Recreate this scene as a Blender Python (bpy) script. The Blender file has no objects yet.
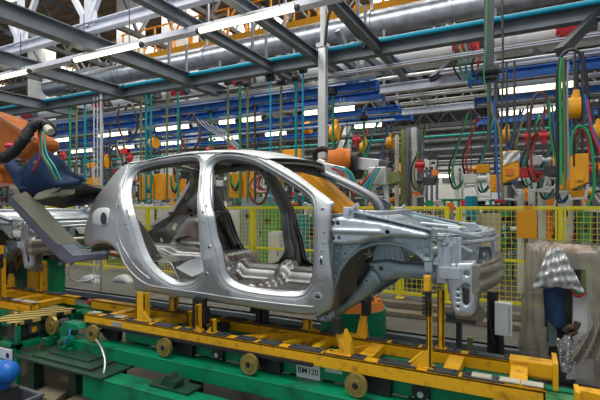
import bpy, math, random
from mathutils import Vector, Matrix
from mathutils.geometry import delaunay_2d_cdt
random.seed(7)
R = random.Random(11)
COL = bpy.context.scene.collection
F, CX, HZ, CH = 441.0, 300.0, 207.0, 1.7
YAW = math.radians(27.5)
SN, CS = math.sin(YAW), math.cos(YAW)

def ray(u, v):
    t = (u - CX) / F
    return Vector((-SN + CS * t, CS + SN * t, (HZ - v) / F))

def P(u, v, X=None, Y=None, Z=None):
    d = ray(u, v)
    s = X / d.x if X is not None else (Y / d.y if Y is not None else (Z - CH) / d.z)
    return Vector((d.x * s, d.y * s, CH + d.z * s))

def XA(u, Y):
    return P(u, HZ, Y=Y).x

def YK(k, h):            # depth of a lengthwise line at height h above the eye
    return h / (2.161 * k)

# ------------------------------------------------------------------ materials
MATS = {}
def mat(name, col, rough=0.5, metal=0.0, var=0.0, scale=8.0, bump=0.0, emit=0.0, alpha=1.0, trans=0.0, dirt=None, dirt_amt=0.5, coat=0.0):
    m = bpy.data.materials.new(name); m.use_nodes = True
    nt = m.node_tree; N = nt.nodes; L = nt.links
    b = N['Principled BSDF']
    c = (*col, 1)
    b.inputs['Base Color'].default_value = c
    b.inputs['Roughness'].default_value = rough
    b.inputs['Metallic'].default_value = metal
    if coat: b.inputs['Coat Weight'].default_value = coat
    if emit:
        b.inputs['Emission Color'].default_value = c
        b.inputs['Emission Strength'].default_value = emit
    if alpha < 1: b.inputs['Alpha'].default_value = alpha
    if trans: b.inputs['Transmission Weight'].default_value = trans
    if var or bump or dirt:
        tc = N.new('ShaderNodeTexCoord'); no = N.new('ShaderNodeTexNoise')
        no.inputs['Scale'].default_value = scale; no.inputs['Detail'].default_value = 6
        L.new(tc.outputs['Object'], no.inputs['Vector'])
        if var or dirt:
            r = N.new('ShaderNodeValToRGB')
            if dirt:
                r.color_ramp.elements[0].position = 0.5 - 0.18 + (dirt_amt - .5) * .4
                r.color_ramp.elements[1].position = 0.5 + 0.05 + (dirt_amt - .5) * .4
                r.color_ramp.elements[0].color = (*dirt, 1); r.color_ramp.elements[1].color = c
            else:
                r.color_ramp.elements[0].position = .3; r.color_ramp.elements[1].position = .7
                r.color_ramp.elements[0].color = (*[x * (1 - var) for x in col], 1)
                r.color_ramp.elements[1].color = (*[min(1, x * (1 + var)) for x in col], 1)
            L.new(no.outputs['Fac'], r.inputs['Fac']); L.new(r.outputs['Color'], b.inputs['Base Color'])
        if bump:
            bp = N.new('ShaderNodeBump'); bp.inputs['Strength'].default_value = bump; bp.inputs['Distance'].default_value = .02
            L.new(no.outputs['Fac'], bp.inputs['Height']); L.new(bp.outputs['Normal'], b.inputs['Normal'])
    MATS[name] = m
    return m

def stripes(name, a, b_, scale, axis_rot, rough=.5):
    m = mat(name, a, rough); nt = m.node_tree; N = nt.nodes; L = nt.links
    tc = N.new('ShaderNodeTexCoord'); mp = N.new('ShaderNodeMapping'); w = N.new('ShaderNodeTexWave'); r = N.new('ShaderNodeValToRGB')
    mp.inputs['Rotation'].default_value = axis_rot
    w.inputs['Scale'].default_value = scale; w.bands_direction = 'X'
    r.color_ramp.interpolation = 'CONSTANT'
    r.color_ramp.elements[0].color = (*a, 1); r.color_ramp.elements[1].color = (*b_, 1); r.color_ramp.elements[1].position = .5
    L.new(tc.outputs['Object'], mp.inputs['Vector']); L.new(mp.outputs['Vector'], w.inputs['Vector'])
    L.new(w.outputs['Fac'], r.inputs['Fac']); L.new(r.outputs['Color'], N['Principled BSDF'].inputs['Base Color'])
    return m

M_body = mat('bare_galvanised_steel', (.54, .565, .58), .40, .80, var=.10, scale=3.0)
M_body2 = mat('zinc_pressing', (.60, .66, .72), .33, .70, var=.12, scale=9)
M_rail = mat('blue_grey_pressing', (.33, .43, .46), .38, .55, var=.1, scale=6)
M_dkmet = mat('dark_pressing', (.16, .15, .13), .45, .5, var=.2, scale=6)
M_inner_shade = mat('shade_toned_inner_steel', (.20, .205, .215), .36, .75, var=.25, scale=8)  # darker than the body steel: cabin shade put into the colour
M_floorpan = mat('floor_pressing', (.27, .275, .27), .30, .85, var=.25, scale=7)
M_bump = mat('bumper_steel', (.34, .31, .26), .32, .8, var=.15, scale=5)
M_yel = mat('yellow_paint', (.90, .46, .01), .42, 0, dirt=(.34, .17, .02), dirt_amt=.28, scale=14)
M_yel2 = mat('clean_yellow_paint', (.88, .38, .006), .42)
M_fence = mat('fence_yellow', (.85, .74, .03), .45)
M_grn = mat('green_paint', (.0, .26, .115), .4, 0, dirt=(.008, .07, .035), dirt_amt=.40, scale=5)
M_grn2 = mat('dirty_green_paint', (.012, .07, .035), .5, 0, dirt=(.03, .035, .025), dirt_amt=.5, scale=6)
M_lgrn = mat('light_green_paint', (.10, .38, .14), .5, var=.15)
M_blk = mat('black_rubber', (.018, .018, .02), .5)
M_dgrey = mat('dark_grey_paint', (.07, .075, .08), .5, .2, var=.3, scale=5)
M_beam = mat('grey_steel_beam', (.15, .175, .20), .5, .2, var=.2, scale=4)
M_lav = mat('pale_blue_grey_beam', (.66, .69, .78), .45, .05, var=.12, scale=4)
M_silver = mat('galvanised_duct', (.36, .39, .44), .32, .85, var=.25, scale=5)
M_alu = mat('bright_aluminium', (.72, .73, .72), .3, .7, var=.1)
M_white = mat('white_paint', (.72, .74, .74), .45, var=.06)
M_cream = mat('cream_plate', (.56, .53, .42), .5, var=.12, scale=6)
M_purple = mat('grey_violet_plate', (.24, .24, .33), .45, .3, var=.15)
M_teal = mat('teal_pipe_paint', (.0, .33, .50), .35)
M_blue = mat('blue_paint', (.012, .13, .50), .4, var=.25, scale=5)
M_bluecloth = mat('navy_cloth', (.008, .035, .10), .8, bump=.5, scale=9)
M_bluemot = mat('bright_blue_paint', (.01, .16, .60), .35)
M_red = mat('red_paint', (.62, .03, .05), .4, var=.2)
M_or = mat('orange_robot_paint', (.80, .22, .02), .4, var=.12, scale=5)
M_orin = mat('dark_orange_paint', (.38, .10, .008), .8, var=.15)
M_gold = mat('brass_roller', (.42, .32, .10), .38, .6, var=.15, scale=12)
M_hg = mat('green_hose', (.02, .30, .10), .4)
M_ht = mat('teal_hose', (.0, .30, .28), .4)
M_ho = mat('olive_hose', (.20, .22, .07), .5)
M_hb = mat('blue_hose', (.03, .12, .42), .4)
M_hr = mat('red_hose', (.50, .03, .03), .45)
M_brown = mat('brown_hose', (.11, .06, .04), .5)
M_copper = mat('copper', (.45, .22, .12), .35, .8)
M_conc = mat('oily_concrete', (.095, .088, .072), .55, 0, dirt=(.07, .068, .06), dirt_amt=.5, scale=1.6, bump=.1)
M_plat = mat('grey_platform_plate', (.15, .15, .14), .5, .2, var=.25, scale=3)
M_plat2 = mat('blue_grey_ledge', (.15, .18, .21), .5, .2, var=.2, scale=3)
M_wood = mat('worn_board', (.23, .19, .13), .7, var=.3, scale=5)
M_lamp = mat('lamp_tube', (1.0, .93, .62), .4, emit=2.6)
M_sky = mat('skylight_pane', (1.0, .97, .9), .4, emit=3.0)
M_wall = mat('far_wall_panel', (.30, .30, .28), .7, var=.15, scale=.6)
M_glass = mat('office_glass', (.10, .13, .15), .1)
M_film = mat('translucent_film', (.36, .33, .27), .16, 0, var=.3, scale=5, bump=.7, alpha=.60, coat=.8)
M_foil = mat('crumpled_clear_film', (.75, .76, .76), .12, .45, var=.25, scale=14, bump=.8, alpha=.93, coat=1)
M_roof = mat('brown_roof_deck', (.25, .17, .10), .8, var=.35, scale=1.5)
M_haz = stripes('hazard_stripes', (.66, .50, .12), (.035, .035, .03), 3.0, (0, 0, math.radians(40)))
M_bin = mat('grey_plastic', (.14, .15, .17), .5)
M_screen = mat('dark_panel', (.03, .035, .04), .3)

# ------------------------------------------------------------------ mesh builder
WL = {}
class MB:
    def __init__(s): s.v = []; s.f = []; s.sm = []; s.mi = []; s.m = 0
    def add(s, vs, fs, smooth=False):
        o = len(s.v); s.v += [Vector(p) for p in vs]
        for f in fs: s.f.append([i + o for i in f]); s.sm.append(smooth); s.mi.append(s.m)
        return s
    def box(s, x0, x1, y0, y1, z0, z1):
        if x0 > x1: x0, x1 = x1, x0
        if y0 > y1: y0, y1 = y1, y0
        if z0 > z1: z0, z1 = z1, z0
        vs = [(x0,y0,z0),(x1,y0,z0),(x1,y1,z0),(x0,y1,z0),(x0,y0,z1),(x1,y0,z1),(x1,y1,z1),(x0,y1,z1)]
        return s.add(vs, [(0,3,2,1),(4,5,6,7),(0,1,5,4),(1,2,6,5),(2,3,7,6),(3,0,4,7)])
    def cbox(s, c, d):
        return s.box(c[0]-d[0]/2, c[0]+d[0]/2, c[1]-d[1]/2, c[1]+d[1]/2, c[2]-d[2]/2, c[2]+d[2]/2)
    def bar(s, a, b, w, h, up=(0,0,1), w2=None, h2=None):
        a = Vector(a); b = Vector(b); d = (b-a).normalized(); up = Vector(up)
        if abs(d.dot(up)) > .98: up = Vector((0,1,0))
        r = d.cross(up).normalized(); q = r.cross(d).normalized()
        w2 = w if w2 is None else w2; h2 = h if h2 is None else h2
        vs = []
        for p, ww, hh in ((a,w,h),(b,w2,h2)):
            for i, j in ((-1,-1),(1,-1),(1,1),(-1,1)): vs.append(p + r*(i*ww/2) + q*(j*hh/2))
        return s.add(vs, [(0,1,2,3),(7,6,5,4),(0,4,5,1),(1,5,6,2),(2,6,7,3),(3,7,4,0)])
    def cyl(s, a, b, r, r2=None, n=16, hole=0):
        a = Vector(a); b = Vector(b); d = (b-a).normalized(); r2 = r if r2 is None else r2
        up = Vector((0,0,1)) if abs(d.z) < .9 else Vector((1,0,0))
        x = d.cross(up).normalized(); y = d.cross(x)
        ring = lambda p, rr: [p + x*math.cos(2*math.pi*i/n)*rr + y*math.sin(2*math.pi*i/n)*rr for i in range(n)]
        if not hole:
            vs = ring(a, r) + ring(b, r2)
            s.add(vs, [(i,(i+1)%n,n+(i+1)%n,n+i) for i in range(n)], True)
            s.add(ring(a, r), [list(range(n))[::-1]]); s.add(ring(b, r2), [list(range(n))])
        else:
            vs = ring(a, r) + ring(b, r2) + ring(b, hole) + ring(a, hole)
            for k in range(4):
                s.add([vs[k*n+i] for i in range(n)] + [vs[((k+1)%4)*n+i] for i in range(n)],
                      [(i,(i+1)%n,n+(i+1)%n,n+i) for i in range(n)], k in (0, 2))
        return s
    def tube(s, pts, r, n=8, spline=True, r2=None):
        pts = [Vector(p) for p in pts]
        if spline and len(pts) > 2:
            q = []
            for i in range(len(pts)-1):
                p0 = pts[max(0,i-1)]; p1 = pts[i]; p2 = pts[i+1]; p3 = pts[min(len(pts)-1,i+2)]
                for k in range(6):
                    t = k/6
                    q.append(.5*((2*p1)+(p2-p0)*t+(2*p0-5*p1+4*p2-p3)*t*t+(3*p1-p0-3*p2+p3)*t**3))
            q.append(pts[-1]); pts = q
        m = len(pts); d0 = (pts[1]-pts[0]).normalized()
        x = d0.cross(Vector((0,0,1)) if abs(d0.z) < .9 else Vector((1,0,0))).normalized()
        vs = []
        for i, p in enumerate(pts):
            d = (pts[min(i+1,m-1)]-pts[max(i-1,0)]).normalized()
            x = (x - d*x.dot(d)).normalized(); y = d.cross(x)
            rr = r if r2 is None else r+(r2-r)*i/(m-1)
            vs += [p + x*math.cos(2*math.pi*k/n)*rr + y*math.sin(2*math.pi*k/n)*rr for k in range(n)]
        fs = [(i*n+k, i*n+(k+1)%n, (i+1)*n+(k+1)%n, (i+1)*n+k) for i in range(m-1) for k in range(n)]
        s.add(vs, fs, True)
        s.add(vs[:n], [list(range(n))[::-1]]); s.add(vs[-n:], [list(range(n))])
        return s
    def prism(s, poly, ext):
        ext = Vector(ext); n = len(poly); a = [Vector(p) for p in poly]; b = [p+ext for p in a]
        return s.add(a+b, [list(range(n)), list(range(2*n-1, n-1, -1))] + [(i, n+i, n+(i+1)%n, (i+1)%n) for i in range(n)])
    def ibeam(s, a, b, h, w, t=.012):
        a = Vector(a); b = Vector(b); up = Vector((0,0,1))
        s.bar(a+up*(h/2-t/2), b+up*(h/2-t/2), w, t); s.bar(a-up*(h/2-t/2), b-up*(h/2-t/2), w, t)
        return s.bar(a, b, t, h-t*2.2)
    def ball(s, c, r, nx=14, ny=9, sq=(1,1,1)):
        c = Vector(c); vs = []
        for j in range(ny+1):
            th = math.pi*j/ny
            for i in range(nx):
                ph = 2*math.pi*i/nx
                vs.append(c + Vector((r*sq[0]*math.sin(th)*math.cos(ph), r*sq[1]*math.sin(th)*math.sin(ph), r*sq[2]*math.cos(th))))
        return s.add(vs, [(j*nx+i, (j+1)*nx+i, (j+1)*nx+(i+1)%nx, j*nx+(i+1)%nx) for j in range(ny) for i in range(nx)], True)
    def grid(s, fn, nu, nv, smooth=True):
        vs = [fn(i/nu, j/nv) for j in range(nv+1) for i in range(nu+1)]
        w = nu+1
        return s.add(vs, [(j*w+i, j*w+i+1, (j+1)*w+i+1, (j+1)*w+i) for j in range(nv) for i in range(nu)], smooth)
    def mirror(s, yc=3.7):
        m = MB(); m.v = [Vector((p.x, 2*yc-p.y, p.z)) for p in s.v]
        m.f = [f[::-1] for f in s.f]; m.sm = list(s.sm); m.mi = list(s.mi); return m
    def build(s, name, mats, parent=None, bevel=0, solid=0, loc=None, fix=False, sub=0):
        if not isinstance(mats, (list, tuple)): mats = [mats]
        if parent is not None: L = WL[parent.name]
        elif loc is not None: L = Vector(loc)
        else:
            xs = [p.x for p in s.v]; ys = [p.y for p in s.v]; zs = [p.z for p in s.v]
            L = Vector(((min(xs)+max(xs))/2, (min(ys)+max(ys))/2, min(zs)))
        me = bpy.data.meshes.new(name)
        me.from_pydata([p-L for p in s.v], [], s.f)
        for p, sm, mi in zip(me.polygons, s.sm, s.mi): p.use_smooth = sm; p.material_index = mi
        for m in mats: me.materials.append(m)
        if fix:
            import bmesh
            b = bmesh.new(); b.from_mesh(me); bmesh.ops.remove_doubles(b, verts=b.verts, dist=1e-5)
            bmesh.ops.recalc_face_normals(b, faces=b.faces); b.to_mesh(me); b.free()
        me.update()
        o = bpy.data.objects.new(name, me); COL.objects.link(o); WL[o.name] = L
        if parent is not None: o.parent = parent
        else: o.location = L
        if solid:
            q = o.modifiers.new('thickness', 'SOLIDIFY'); q.thickness = solid; q.offset = 0
        if bevel:
            q = o.modifiers.new('edges', 'BEVEL'); q.width = bevel; q.segments = 2; q.limit_method = 'ANGLE'; q.angle_limit = math.radians(40)
        if sub:
            q = o.modifiers.new('smooth', 'SUBSURF'); q.levels = sub; q.render_levels = sub
        return o

def tag(o, label, cat, group=None, kind=None):
    o['label'] = label; o['category'] = cat
    if group: o['group'] = group
    if kind: o['kind'] = kind
    return o
def thing(name, label, cat, loc, group=None):
    o = bpy.data.objects.new(name, None); COL.objects.link(o); o.location = loc; WL[o.name] = Vector(loc)
    o.empty_display_size = .1
    return tag(o, label, cat, group)
def struct(o): o['kind'] = 'structure'; return o
def copy_thing(o, off, label, parent=None):
    c = o.copy(); COL.objects.link(c)
    if parent is not None: c.parent = parent
    else:
        c.location = o.location + Vector(off); c['label'] = label
    WL[c.name] = WL[o.name] + Vector(off)
    for ch in list(o.children): copy_thing(ch, off, None, c)
    return c
ORD = ['leftmost','second from left','third from left','fourth from left','fifth from left','sixth from left','seventh from left','eighth from left','ninth from left','tenth from left','eleventh from left','twelfth from left','thirteenth from left','fourteenth from left','fifteenth from left','sixteenth from left']
def ordn(i, n): return 'rightmost' if i == n-1 else ORD[i]

# ------------------------------------------------------------------ pressed sheet panels
def resample(poly, step, closed=True):
    out = []; n = len(poly)
    for i in range(n if closed else n-1):
        a = poly[i]; b = poly[(i+1) % n]; L = math.dist(a, b); k = max(1, int(round(L/step)))
        for j in range(k): out.append((a[0]+(b[0]-a[0])*j/k, a[1]+(b[1]-a[1])*j/k))
    if not closed: out.append(poly[-1])
    return out
def smooth_loop(poly, it=2):
    for _ in range(it):
        q = []
        n = len(poly)
        for i in range(n):
            a = poly[i]; b = poly[(i+1) % n]
            q.append((a[0]*.75+b[0]*.25, a[1]*.75+b[1]*.25)); q.append((a[0]*.25+b[0]*.75, a[1]*.25+b[1]*.75))
        poly = q
    return poly
def inside(p, poly):
    x, y = p; c = False; j = len(poly)-1
    for i in range(len(poly)):
        a = poly[i]; b = poly[j]
        if (a[1] > y) != (b[1] > y) and x < (b[0]-a[0])*(y-a[1])/(b[1]-a[1])+a[0]: c = not c
        j = i
    return c
def dist(p, poly):
    d = 9e9; px, py = p; j = len(poly)-1
    for i in range(len(poly)):
        ax, ay = poly[j]; bx, by = poly[i]; dx = bx-ax; dy = by-ay; q = dx*dx+dy*dy
        t = 0 if q == 0 else max(0, min(1, ((px-ax)*dx+(py-ay)*dy)/q))
        e = (ax+dx*t-px)**2+(ay+dy*t-py)**2
        if e < d: d = e
        j = i
    return math.sqrt(d)
def offs(poly, d):
    n = len(poly); out = []
    for i in range(n):
        a = poly[i-1]; b = poly[(i+1) % n]; dx = b[0]-a[0]; dy = b[1]-a[1]; L = math.hypot(dx, dy) or 1
        out.append((poly[i][0]-dy/L*d, poly[i][1]+dx/L*d))
    return out
def sheet(outline, holes, yfun, step=.05, bstep=.02, prof=None, hprof=None, rings=(.012, .024, .04)):
    """outline and holes in (x,z); yfun(x,z)->y; prof/hprof: [(dist, inset)...] inset by distance to edge"""
    out = resample(outline, bstep); hs = [resample(h, bstep) for h in holes]
    pts = []; edges = []
    for lp in [out]+hs:
        o = len(pts); pts += lp; n = len(lp); edges += [(o+i, o+(i+1) % n) for i in range(n)]
    def ok(p, dm):
        if not inside(p, out): return False
        if dist(p, out) < dm: return False
        for h in hs:
            if inside(p, h) or dist(p, h) < dm: return False
        return True
    for lp in [out]+hs:
        for d in rings:
            for sg in (1, -1):
                for q in offs(lp, sg*d):
                    if ok(q, d*.93): pts.append(q)
    x0 = min(p[0] for p in out); x1 = max(p[0] for p in out); z0 = min(p[1] for p in out); z1 = max(p[1] for p in out)
    x = x0+step/2
    while x < x1:
        z = z0+step/2
        while z < z1:
            if ok((x, z), (rings[-1] if rings else 0)+step*.4): pts.append((x, z))
            z += step
        x += step
    r = delaunay_2d_cdt([Vector(p) for p in pts], edges, [], 0, 1e-5)
    V = r[0]; T = []
    for f in r[2]:
        c = (sum(V[i].x for i in f)/3, sum(V[i].y for i in f)/3)
        if inside(c, out) and not any(inside(c, h) for h in hs): T.append(list(f))
    def pr(d, tab):
        if not tab: return 0
        if d <= tab[0][0]: return tab[0][1]
        for a, b in zip(tab, tab[1:]):
            if d <= b[0]: return a[1]+(b[1]-a[1])*(d-a[0])/(b[0]-a[0])
        return tab[-1][1]
    vs = []
    for p in V:
        q = (p.x, p.y); y = yfun(*q) + pr(dist(q, out), prof)
        if hprof and hs:
            hp = 0
            for h in hs:
                hp = max(hp, pr(dist(q, h), hprof))
            y += hp
        vs.append((p.x, y, p.y))
    m = MB(); m.add(vs, T, True); return m
def circ(c, r, n=12, sx=1): return [(c[0]+math.cos(2*math.pi*i/n)*r*sx, c[1]+math.sin(2*math.pi*i/n)*r) for i in range(n)]

# ================================================================== CAR BODY
CARY = 2.9; YC = 3.7
def fy(x, z):
    y = CARY
    if z > 1.62: y += .23*((z-1.62)/.5)**1.25
    if z < 1.2: y += .05*((1.2-z)/.3)
    if x < -3.55: y += .10*(min(.75,(-3.55-x))/.55)**2
    return y
def S(u, v, dd=0):
    y = CARY
    for _ in range(25):
        p = P(u, v, Y=y); y = .5*y+.5*(fy(p.x, p.z)+dd)
    return (p.x, p.z)
def SY(pts, Y): return [(lambda p: (p.x, p.z))(P(u, v, Y=Y)) for u, v in pts]

outer = [(134,290),(168,295.5),(225,304),(270,311),(300,315),(319.5,314.5),(330,311),(333,302),(333,284),(330,262),(328.5,245),(329.5,220),(331.5,206),
         (334.6,204),(326,197),(317,190.5),(298,176),(286,168.5),(275,162.5),(264,158.5),(256,156.3),(247.6,154.5),(230,152.8),(204,152.8),(181,154.6),(160,158),
         (143,161.5),(132,163.6),(127.5,163.6),(120.5,167),(113.5,174),(105,185.5),(98,194),(91.5,205),(88,216),(84,230),(83,238),(85.5,246),(90,248),(96,244),(103,243),(110,245.5),
         (115,250),(120,257),(125,265),(129,272),(132,280)]
rear_op = [(134.5,210.5),(131.5,200),(131.5,184),(134.5,176),(140,170),(152,166.2),(166,163.6),(183,161),(194,160),(199.5,161.5),(201,166),(199.7,184),(198,201),(199,215),(200,235),
           (201,250),(203.3,262),(202,270),(198,278),(190,281.5),(178,281),(171,277.8),(160,270),(152,261),(147,251),(142,237),(138,223)]
front_op = [(211.5,208),(210,192.5),(210,178.5),(211.7,168),(215,163),(220,160.3),(227,159),(239,159.6),(253,162.8),(265,169),(278.5,177),(292.5,185.5),(305,194),(312,200.4),
            (314.4,208),(314.5,232),(314.3,252),(313.4,274),(310,285),(303,291.5),(283,291),(260,288.5),(246,286),(235.5,282),(228.5,276),(225,267),(222.5,250),(218,237.5),(216,227.5),(214.5,215)]
oX = [S(*p) for p in outer]
hX = [smooth_loop([S(p[0], p[1], .06) for p in h], 1) for h in (rear_op, front_op)]
small = [circ(S(321.5,262), .028, 10, .5), circ(S(206,205), .01, 8), circ(S(209,247.5), .014, 8), circ(S(323,210), .012, 10),
         circ(S(324,233), .006, 8), circ(S(128,212), .010, 8, .6), circ(S(130,216), .010, 8, .6), circ(S(127,228), .012, 8, .6), circ(S(320,279), .006, 8)]
quart_hole = [circ(S(105.5,218.5), .042, 16, .8)]
side = sheet(oX, hX, fy, step=.05, bstep=.022, prof=[(0,.02),(.012,.004),(.03,0)],
             hprof=[(0,.062),(.010,.060),(.014,.040),(.028,.036),(.034,.016),(.046,.013),(.058,0)], rings=(.010,.014,.028,.034,.046,.058))
# small punched holes are dark recessed plugs with a raised rim (sub parts of the side)
car = thing('car_body', 'bare grey steel hatchback body shell without doors, sides or hood, on the yellow skid', 'car body', (-2.1, YC, .675))
o = side.build('side_panel', M_body, car, solid=.006)
o['label'] = 'near side frame with two empty door openings'
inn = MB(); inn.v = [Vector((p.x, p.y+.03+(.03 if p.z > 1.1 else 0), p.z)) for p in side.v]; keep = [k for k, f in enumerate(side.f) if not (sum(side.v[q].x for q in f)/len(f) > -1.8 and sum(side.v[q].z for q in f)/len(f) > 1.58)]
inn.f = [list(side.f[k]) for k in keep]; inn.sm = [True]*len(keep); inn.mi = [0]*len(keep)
inn.mirror().build('inner_shade_panel', M_inner_shade, car, solid=.006)  # added darker skin inside the far side, coloured for the shade there
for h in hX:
    for d_, r_, dy, nm_, mt_ in ((-.003,.005,.064,'shade_toned_door_flange',M_inner_shade),(.033,.004,.013,'door_step_ridge',M_body),(.060,.004,-.001,'door_step_ridge',M_body)):  # dark edge tube puts the shade of the stepped opening into colour
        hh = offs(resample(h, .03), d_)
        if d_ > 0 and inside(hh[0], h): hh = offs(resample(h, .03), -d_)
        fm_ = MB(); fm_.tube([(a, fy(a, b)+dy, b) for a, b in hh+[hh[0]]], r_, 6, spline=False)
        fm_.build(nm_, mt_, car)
b_near = o
side.mirror().build('side_panel', M_body, car, solid=.006)['label'] = 'far side frame'
def rim(mb, u, v, r, sx=1.0, dy=-.008):
    x, z = S(u, v); y = fy(x, z)+dy
    n = 14
    def rg(rr, yy): return [Vector((x+math.cos(2*math.pi*i/n)*rr*sx, yy, z+math.sin(2*math.pi*i/n)*rr)) for i in range(n)]
    vs = rg(r*1.7, y+.006)+rg(r*1.35, y)+rg(r, y)+rg(r, y+.007)
    for k in range(3): mb.add(vs[k*n:(k+2)*n], [(i, (i+1) % n, n+(i+1) % n, n+i) for i in range(n)], True)
    mb.m = 1; mb.add(rg(r, y+.005), [list(range(n))]); mb.m = 0
mb = MB()
for u, v, r, sx in [(323,210,.013,1),(206.5,206,.008,.6),(209.5,247,.012,1),(206.5,274,.016,1),(320,278.5,.006,1),(324,232,.006,1),(321.5,262,.026,.45),(318,296,.02,1.2),(204,222,.006,1),(203,212,.006,1),
                    (127,211,.009,.6),(129,216,.009,.6),(126,224,.009,.6),(128,229,.009,.6),(322,251,.006,1),(324,243,.006,1),(321,285,.006,1)]:
    mb = MB(); rim(mb, u, v, r, sx); mb.build('punched_hole', [M_body2, M_screen], b_near)
mb = MB()
# fuel flap recess on the quarter
mb = MB()
x, z = S(103, 218.5); y = fy(x, z)
fl = smooth_loop([S(95.5,208.5),(S(109.5,207)),(S(111,213)),(S(108.5,227)),(S(95,226)),(S(92.5,221))], 2)
fb = sheet(fl, [], lambda a, b: fy(a, b)-.014, step=.03, bstep=.02, prof=[(0,.010),(.01,0)], rings=(.01,))
fb.build('fuel_filler_recess', M_white, car, solid=.003)['label'] = 'pale stamped recess around the fuel filler'
mb.grid(lambda i, j: Vector((S(105.5,218.5)[0]+math.cos(2*math.pi*i)*.042*(1-j*.98), fy(x,z)-.026, S(105.5,218.5)[1]+math.sin(2*math.pi*i)*.060*(1-j*.98))), 18, 1)
mb.build('fuel_filler_opening', M_screen, car)
# raised crease along the sill and around the quarter: the sill step
mb = MB()
cr = [S(*p) for p in [(117,243),(124,262),(134,275),(148,284.5),(168,288.5),(200,293),(225,297),(260,301.5),(290,305),(314,307)]]
mb.tube([(a, fy(a, b)-.001, b) for a, b in cr], .010, 8)
cr = [S(*p) for p in [(127.5,166),(124,180),(120,195),(116.5,205),(117,222),(120,240),(127,254),(137,268),(150,279)]]
mb.tube([(a, fy(a, b)-.001, b) for a, b in cr], .008, 8)
mb.build('body_crease', M_body, car)
mb.mirror().build('body_crease', M_body, car)
# sill box behind the panel
def sillbox():
    m = MB(); xr = S(136,285)[0]; xf = S(330,300)[0]
    a = S(245,306); m.box(xr, xf, 2.98, 3.10, .93, 1.045); return m
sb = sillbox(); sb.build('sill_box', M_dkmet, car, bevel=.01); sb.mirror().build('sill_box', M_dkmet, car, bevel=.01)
# roof skin
drip = [S(*p) for p in [(127.5,163.3),(132,163.3),(143,161.2),(160,157.6),(181,154.2),(204,152.4),(230,152.4),(247.6,154),(256,155.8),(266,159)]]
def drip_at(x):
    for a, b in zip(drip, drip[1:]):
        if a[0] <= x <= b[0]: return a[1]+(b[1]-a[1])*(x-a[0])/(b[0]-a[0])
    return drip[0][1] if x < drip[0][0] else drip[-1][1]
xr0, xr1 = drip[0][0], drip[-1][0]
def roof(i, j, dz=0):
    w = j*2-1
    x = xr0+.0+(xr1+.17*(1-w*w)-xr0)*i if i > .5 else xr0-.05*(1-w*w)*(1-2*i)+(xr1-xr0)*i+.17*(1-w*w)*i*max(0,(i-.0))
    xx = min(max(x, xr0), xr1); z = drip_at(xx)-max(0, x-xr1)*.22
    y0 = fy(xx, drip_at(xx)); y1 = 2*YC-y0
    e = 1-abs(w)**6
    return Vector((x, y0+(y1-y0)*j, z+.052*(1-w*w)+.012*e+dz))
MB().grid(roof, 34, 30).build('roof_skin', M_body, car, solid=.006)
# inner roof cross rails
for fi in (.02, .33, .62, .985):
    mb = MB(); mb.grid(lambda a, b: roof(min(1, max(0, fi-.035+.07*a)), .04+.92*b, -.035-.02*math.sin(a*math.pi)), 4, 24)
    q = mb.build('roof_cross_rail', M_dkmet if fi > .9 else M_body, car, solid=.008)
# rear header / cant rails inner
mb = MB(); mb.tube([Vector((drip[k][0], fy(*drip[k])+.10, drip[k][1]-.055)) for k in range(len(drip))], .035, 8)
mb.build('inner_roof_rail', M_dkmet, car); mb.mirror().build('inner_roof_rail', M_dkmet, car)
# floor pan
FX0, FX1 = -3.98, -1.36
def floorz(x, y):
    d = abs(y-YC); z = 1.0
    k = max(0, min(1, (-2.78-x)/.12)); z += .19*k                      # heel board
    k2 = max(0, min(1, (-3.35-x)/.15)); z += .05*k2
    tn = max(0, 1-(d/.15)**4) if d < .15 else 0
    z += .13*tn*(1-k*.7)
    for cx, hh in ((-2.05, .06), (-1.6, .04), (-2.55,.05)):
        if abs(x-cx) < .06 and d < .68: z += hh*(1-(abs(x-cx)/.06)**4)
    z += .008*math.sin(y*60)*(1 if x > -2.7 and abs(x-cx) > .1 else .4)
    if d > .42:
        q = ((x+3.62)/.36)**2
        if q < 1: z += .34*math.sqrt(1-q)*min(1, (d-.42)/.07)
    k3 = max(0, min(1, (x+1.58)/.2)); z += .22*k3
    return z
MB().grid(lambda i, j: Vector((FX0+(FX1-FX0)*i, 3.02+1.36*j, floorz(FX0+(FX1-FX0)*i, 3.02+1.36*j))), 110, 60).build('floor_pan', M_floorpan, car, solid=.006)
# seat-back frame, parcel bar, B post inner, firewall, cowl, dash rail
qp = sheet(SY([(193,172),(203,166),(207,262),(150,256),(146,236),(166,217),(180,204)], 4.33), [circ(SY([(u_,v_)], 4.33)[0], r_, 10) for u_, v_, r_ in ((196,190,.03),(190,213,.05),(176,226,.04),(199,232,.05),(160,240,.03))], lambda x, z: 4.33+.02*math.sin(x*14)+.02*math.sin(z*17), step=.04, bstep=.02, prof=[(0,-.03),(.02,0)], rings=(.02,))
qp.build('inner_quarter_panel', M_inner_shade, car, solid=.006)
mb = MB(); mb.bar(P(151,226,Y=4.28),P(171,214,Y=4.28),.04,.05); mb.bar(P(171,214,Y=4.28),P(194,178,Y=4.28),.04,.05); mb.build('inner_brace', M_body, car, bevel=.008)
mb = MB(); mb.prism([P(176,269,Z=1.25),P(188,262,Z=1.25),P(202,257,Z=1.25),P(204,273,Z=1.25),P(192,278,Z=1.25)], (0,0,.012)); mb.build('seat_pan_pale_patch', M_body2, car, bevel=.004)  # thin patch on the seat pan, paler than the floor around it
mb = MB(); mb.box(-3.32,-3.29,3.42,4.34,1.62,1.65); mb.box(-3.34,-3.30,4.06,4.10,1.2,1.63)
mb.bar((-3.3,4.3,1.62),(-3.75,4.3,1.35),.05,.03)
mb.build('seat_back_frame', M_dkmet, car, bevel=.006)
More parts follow.
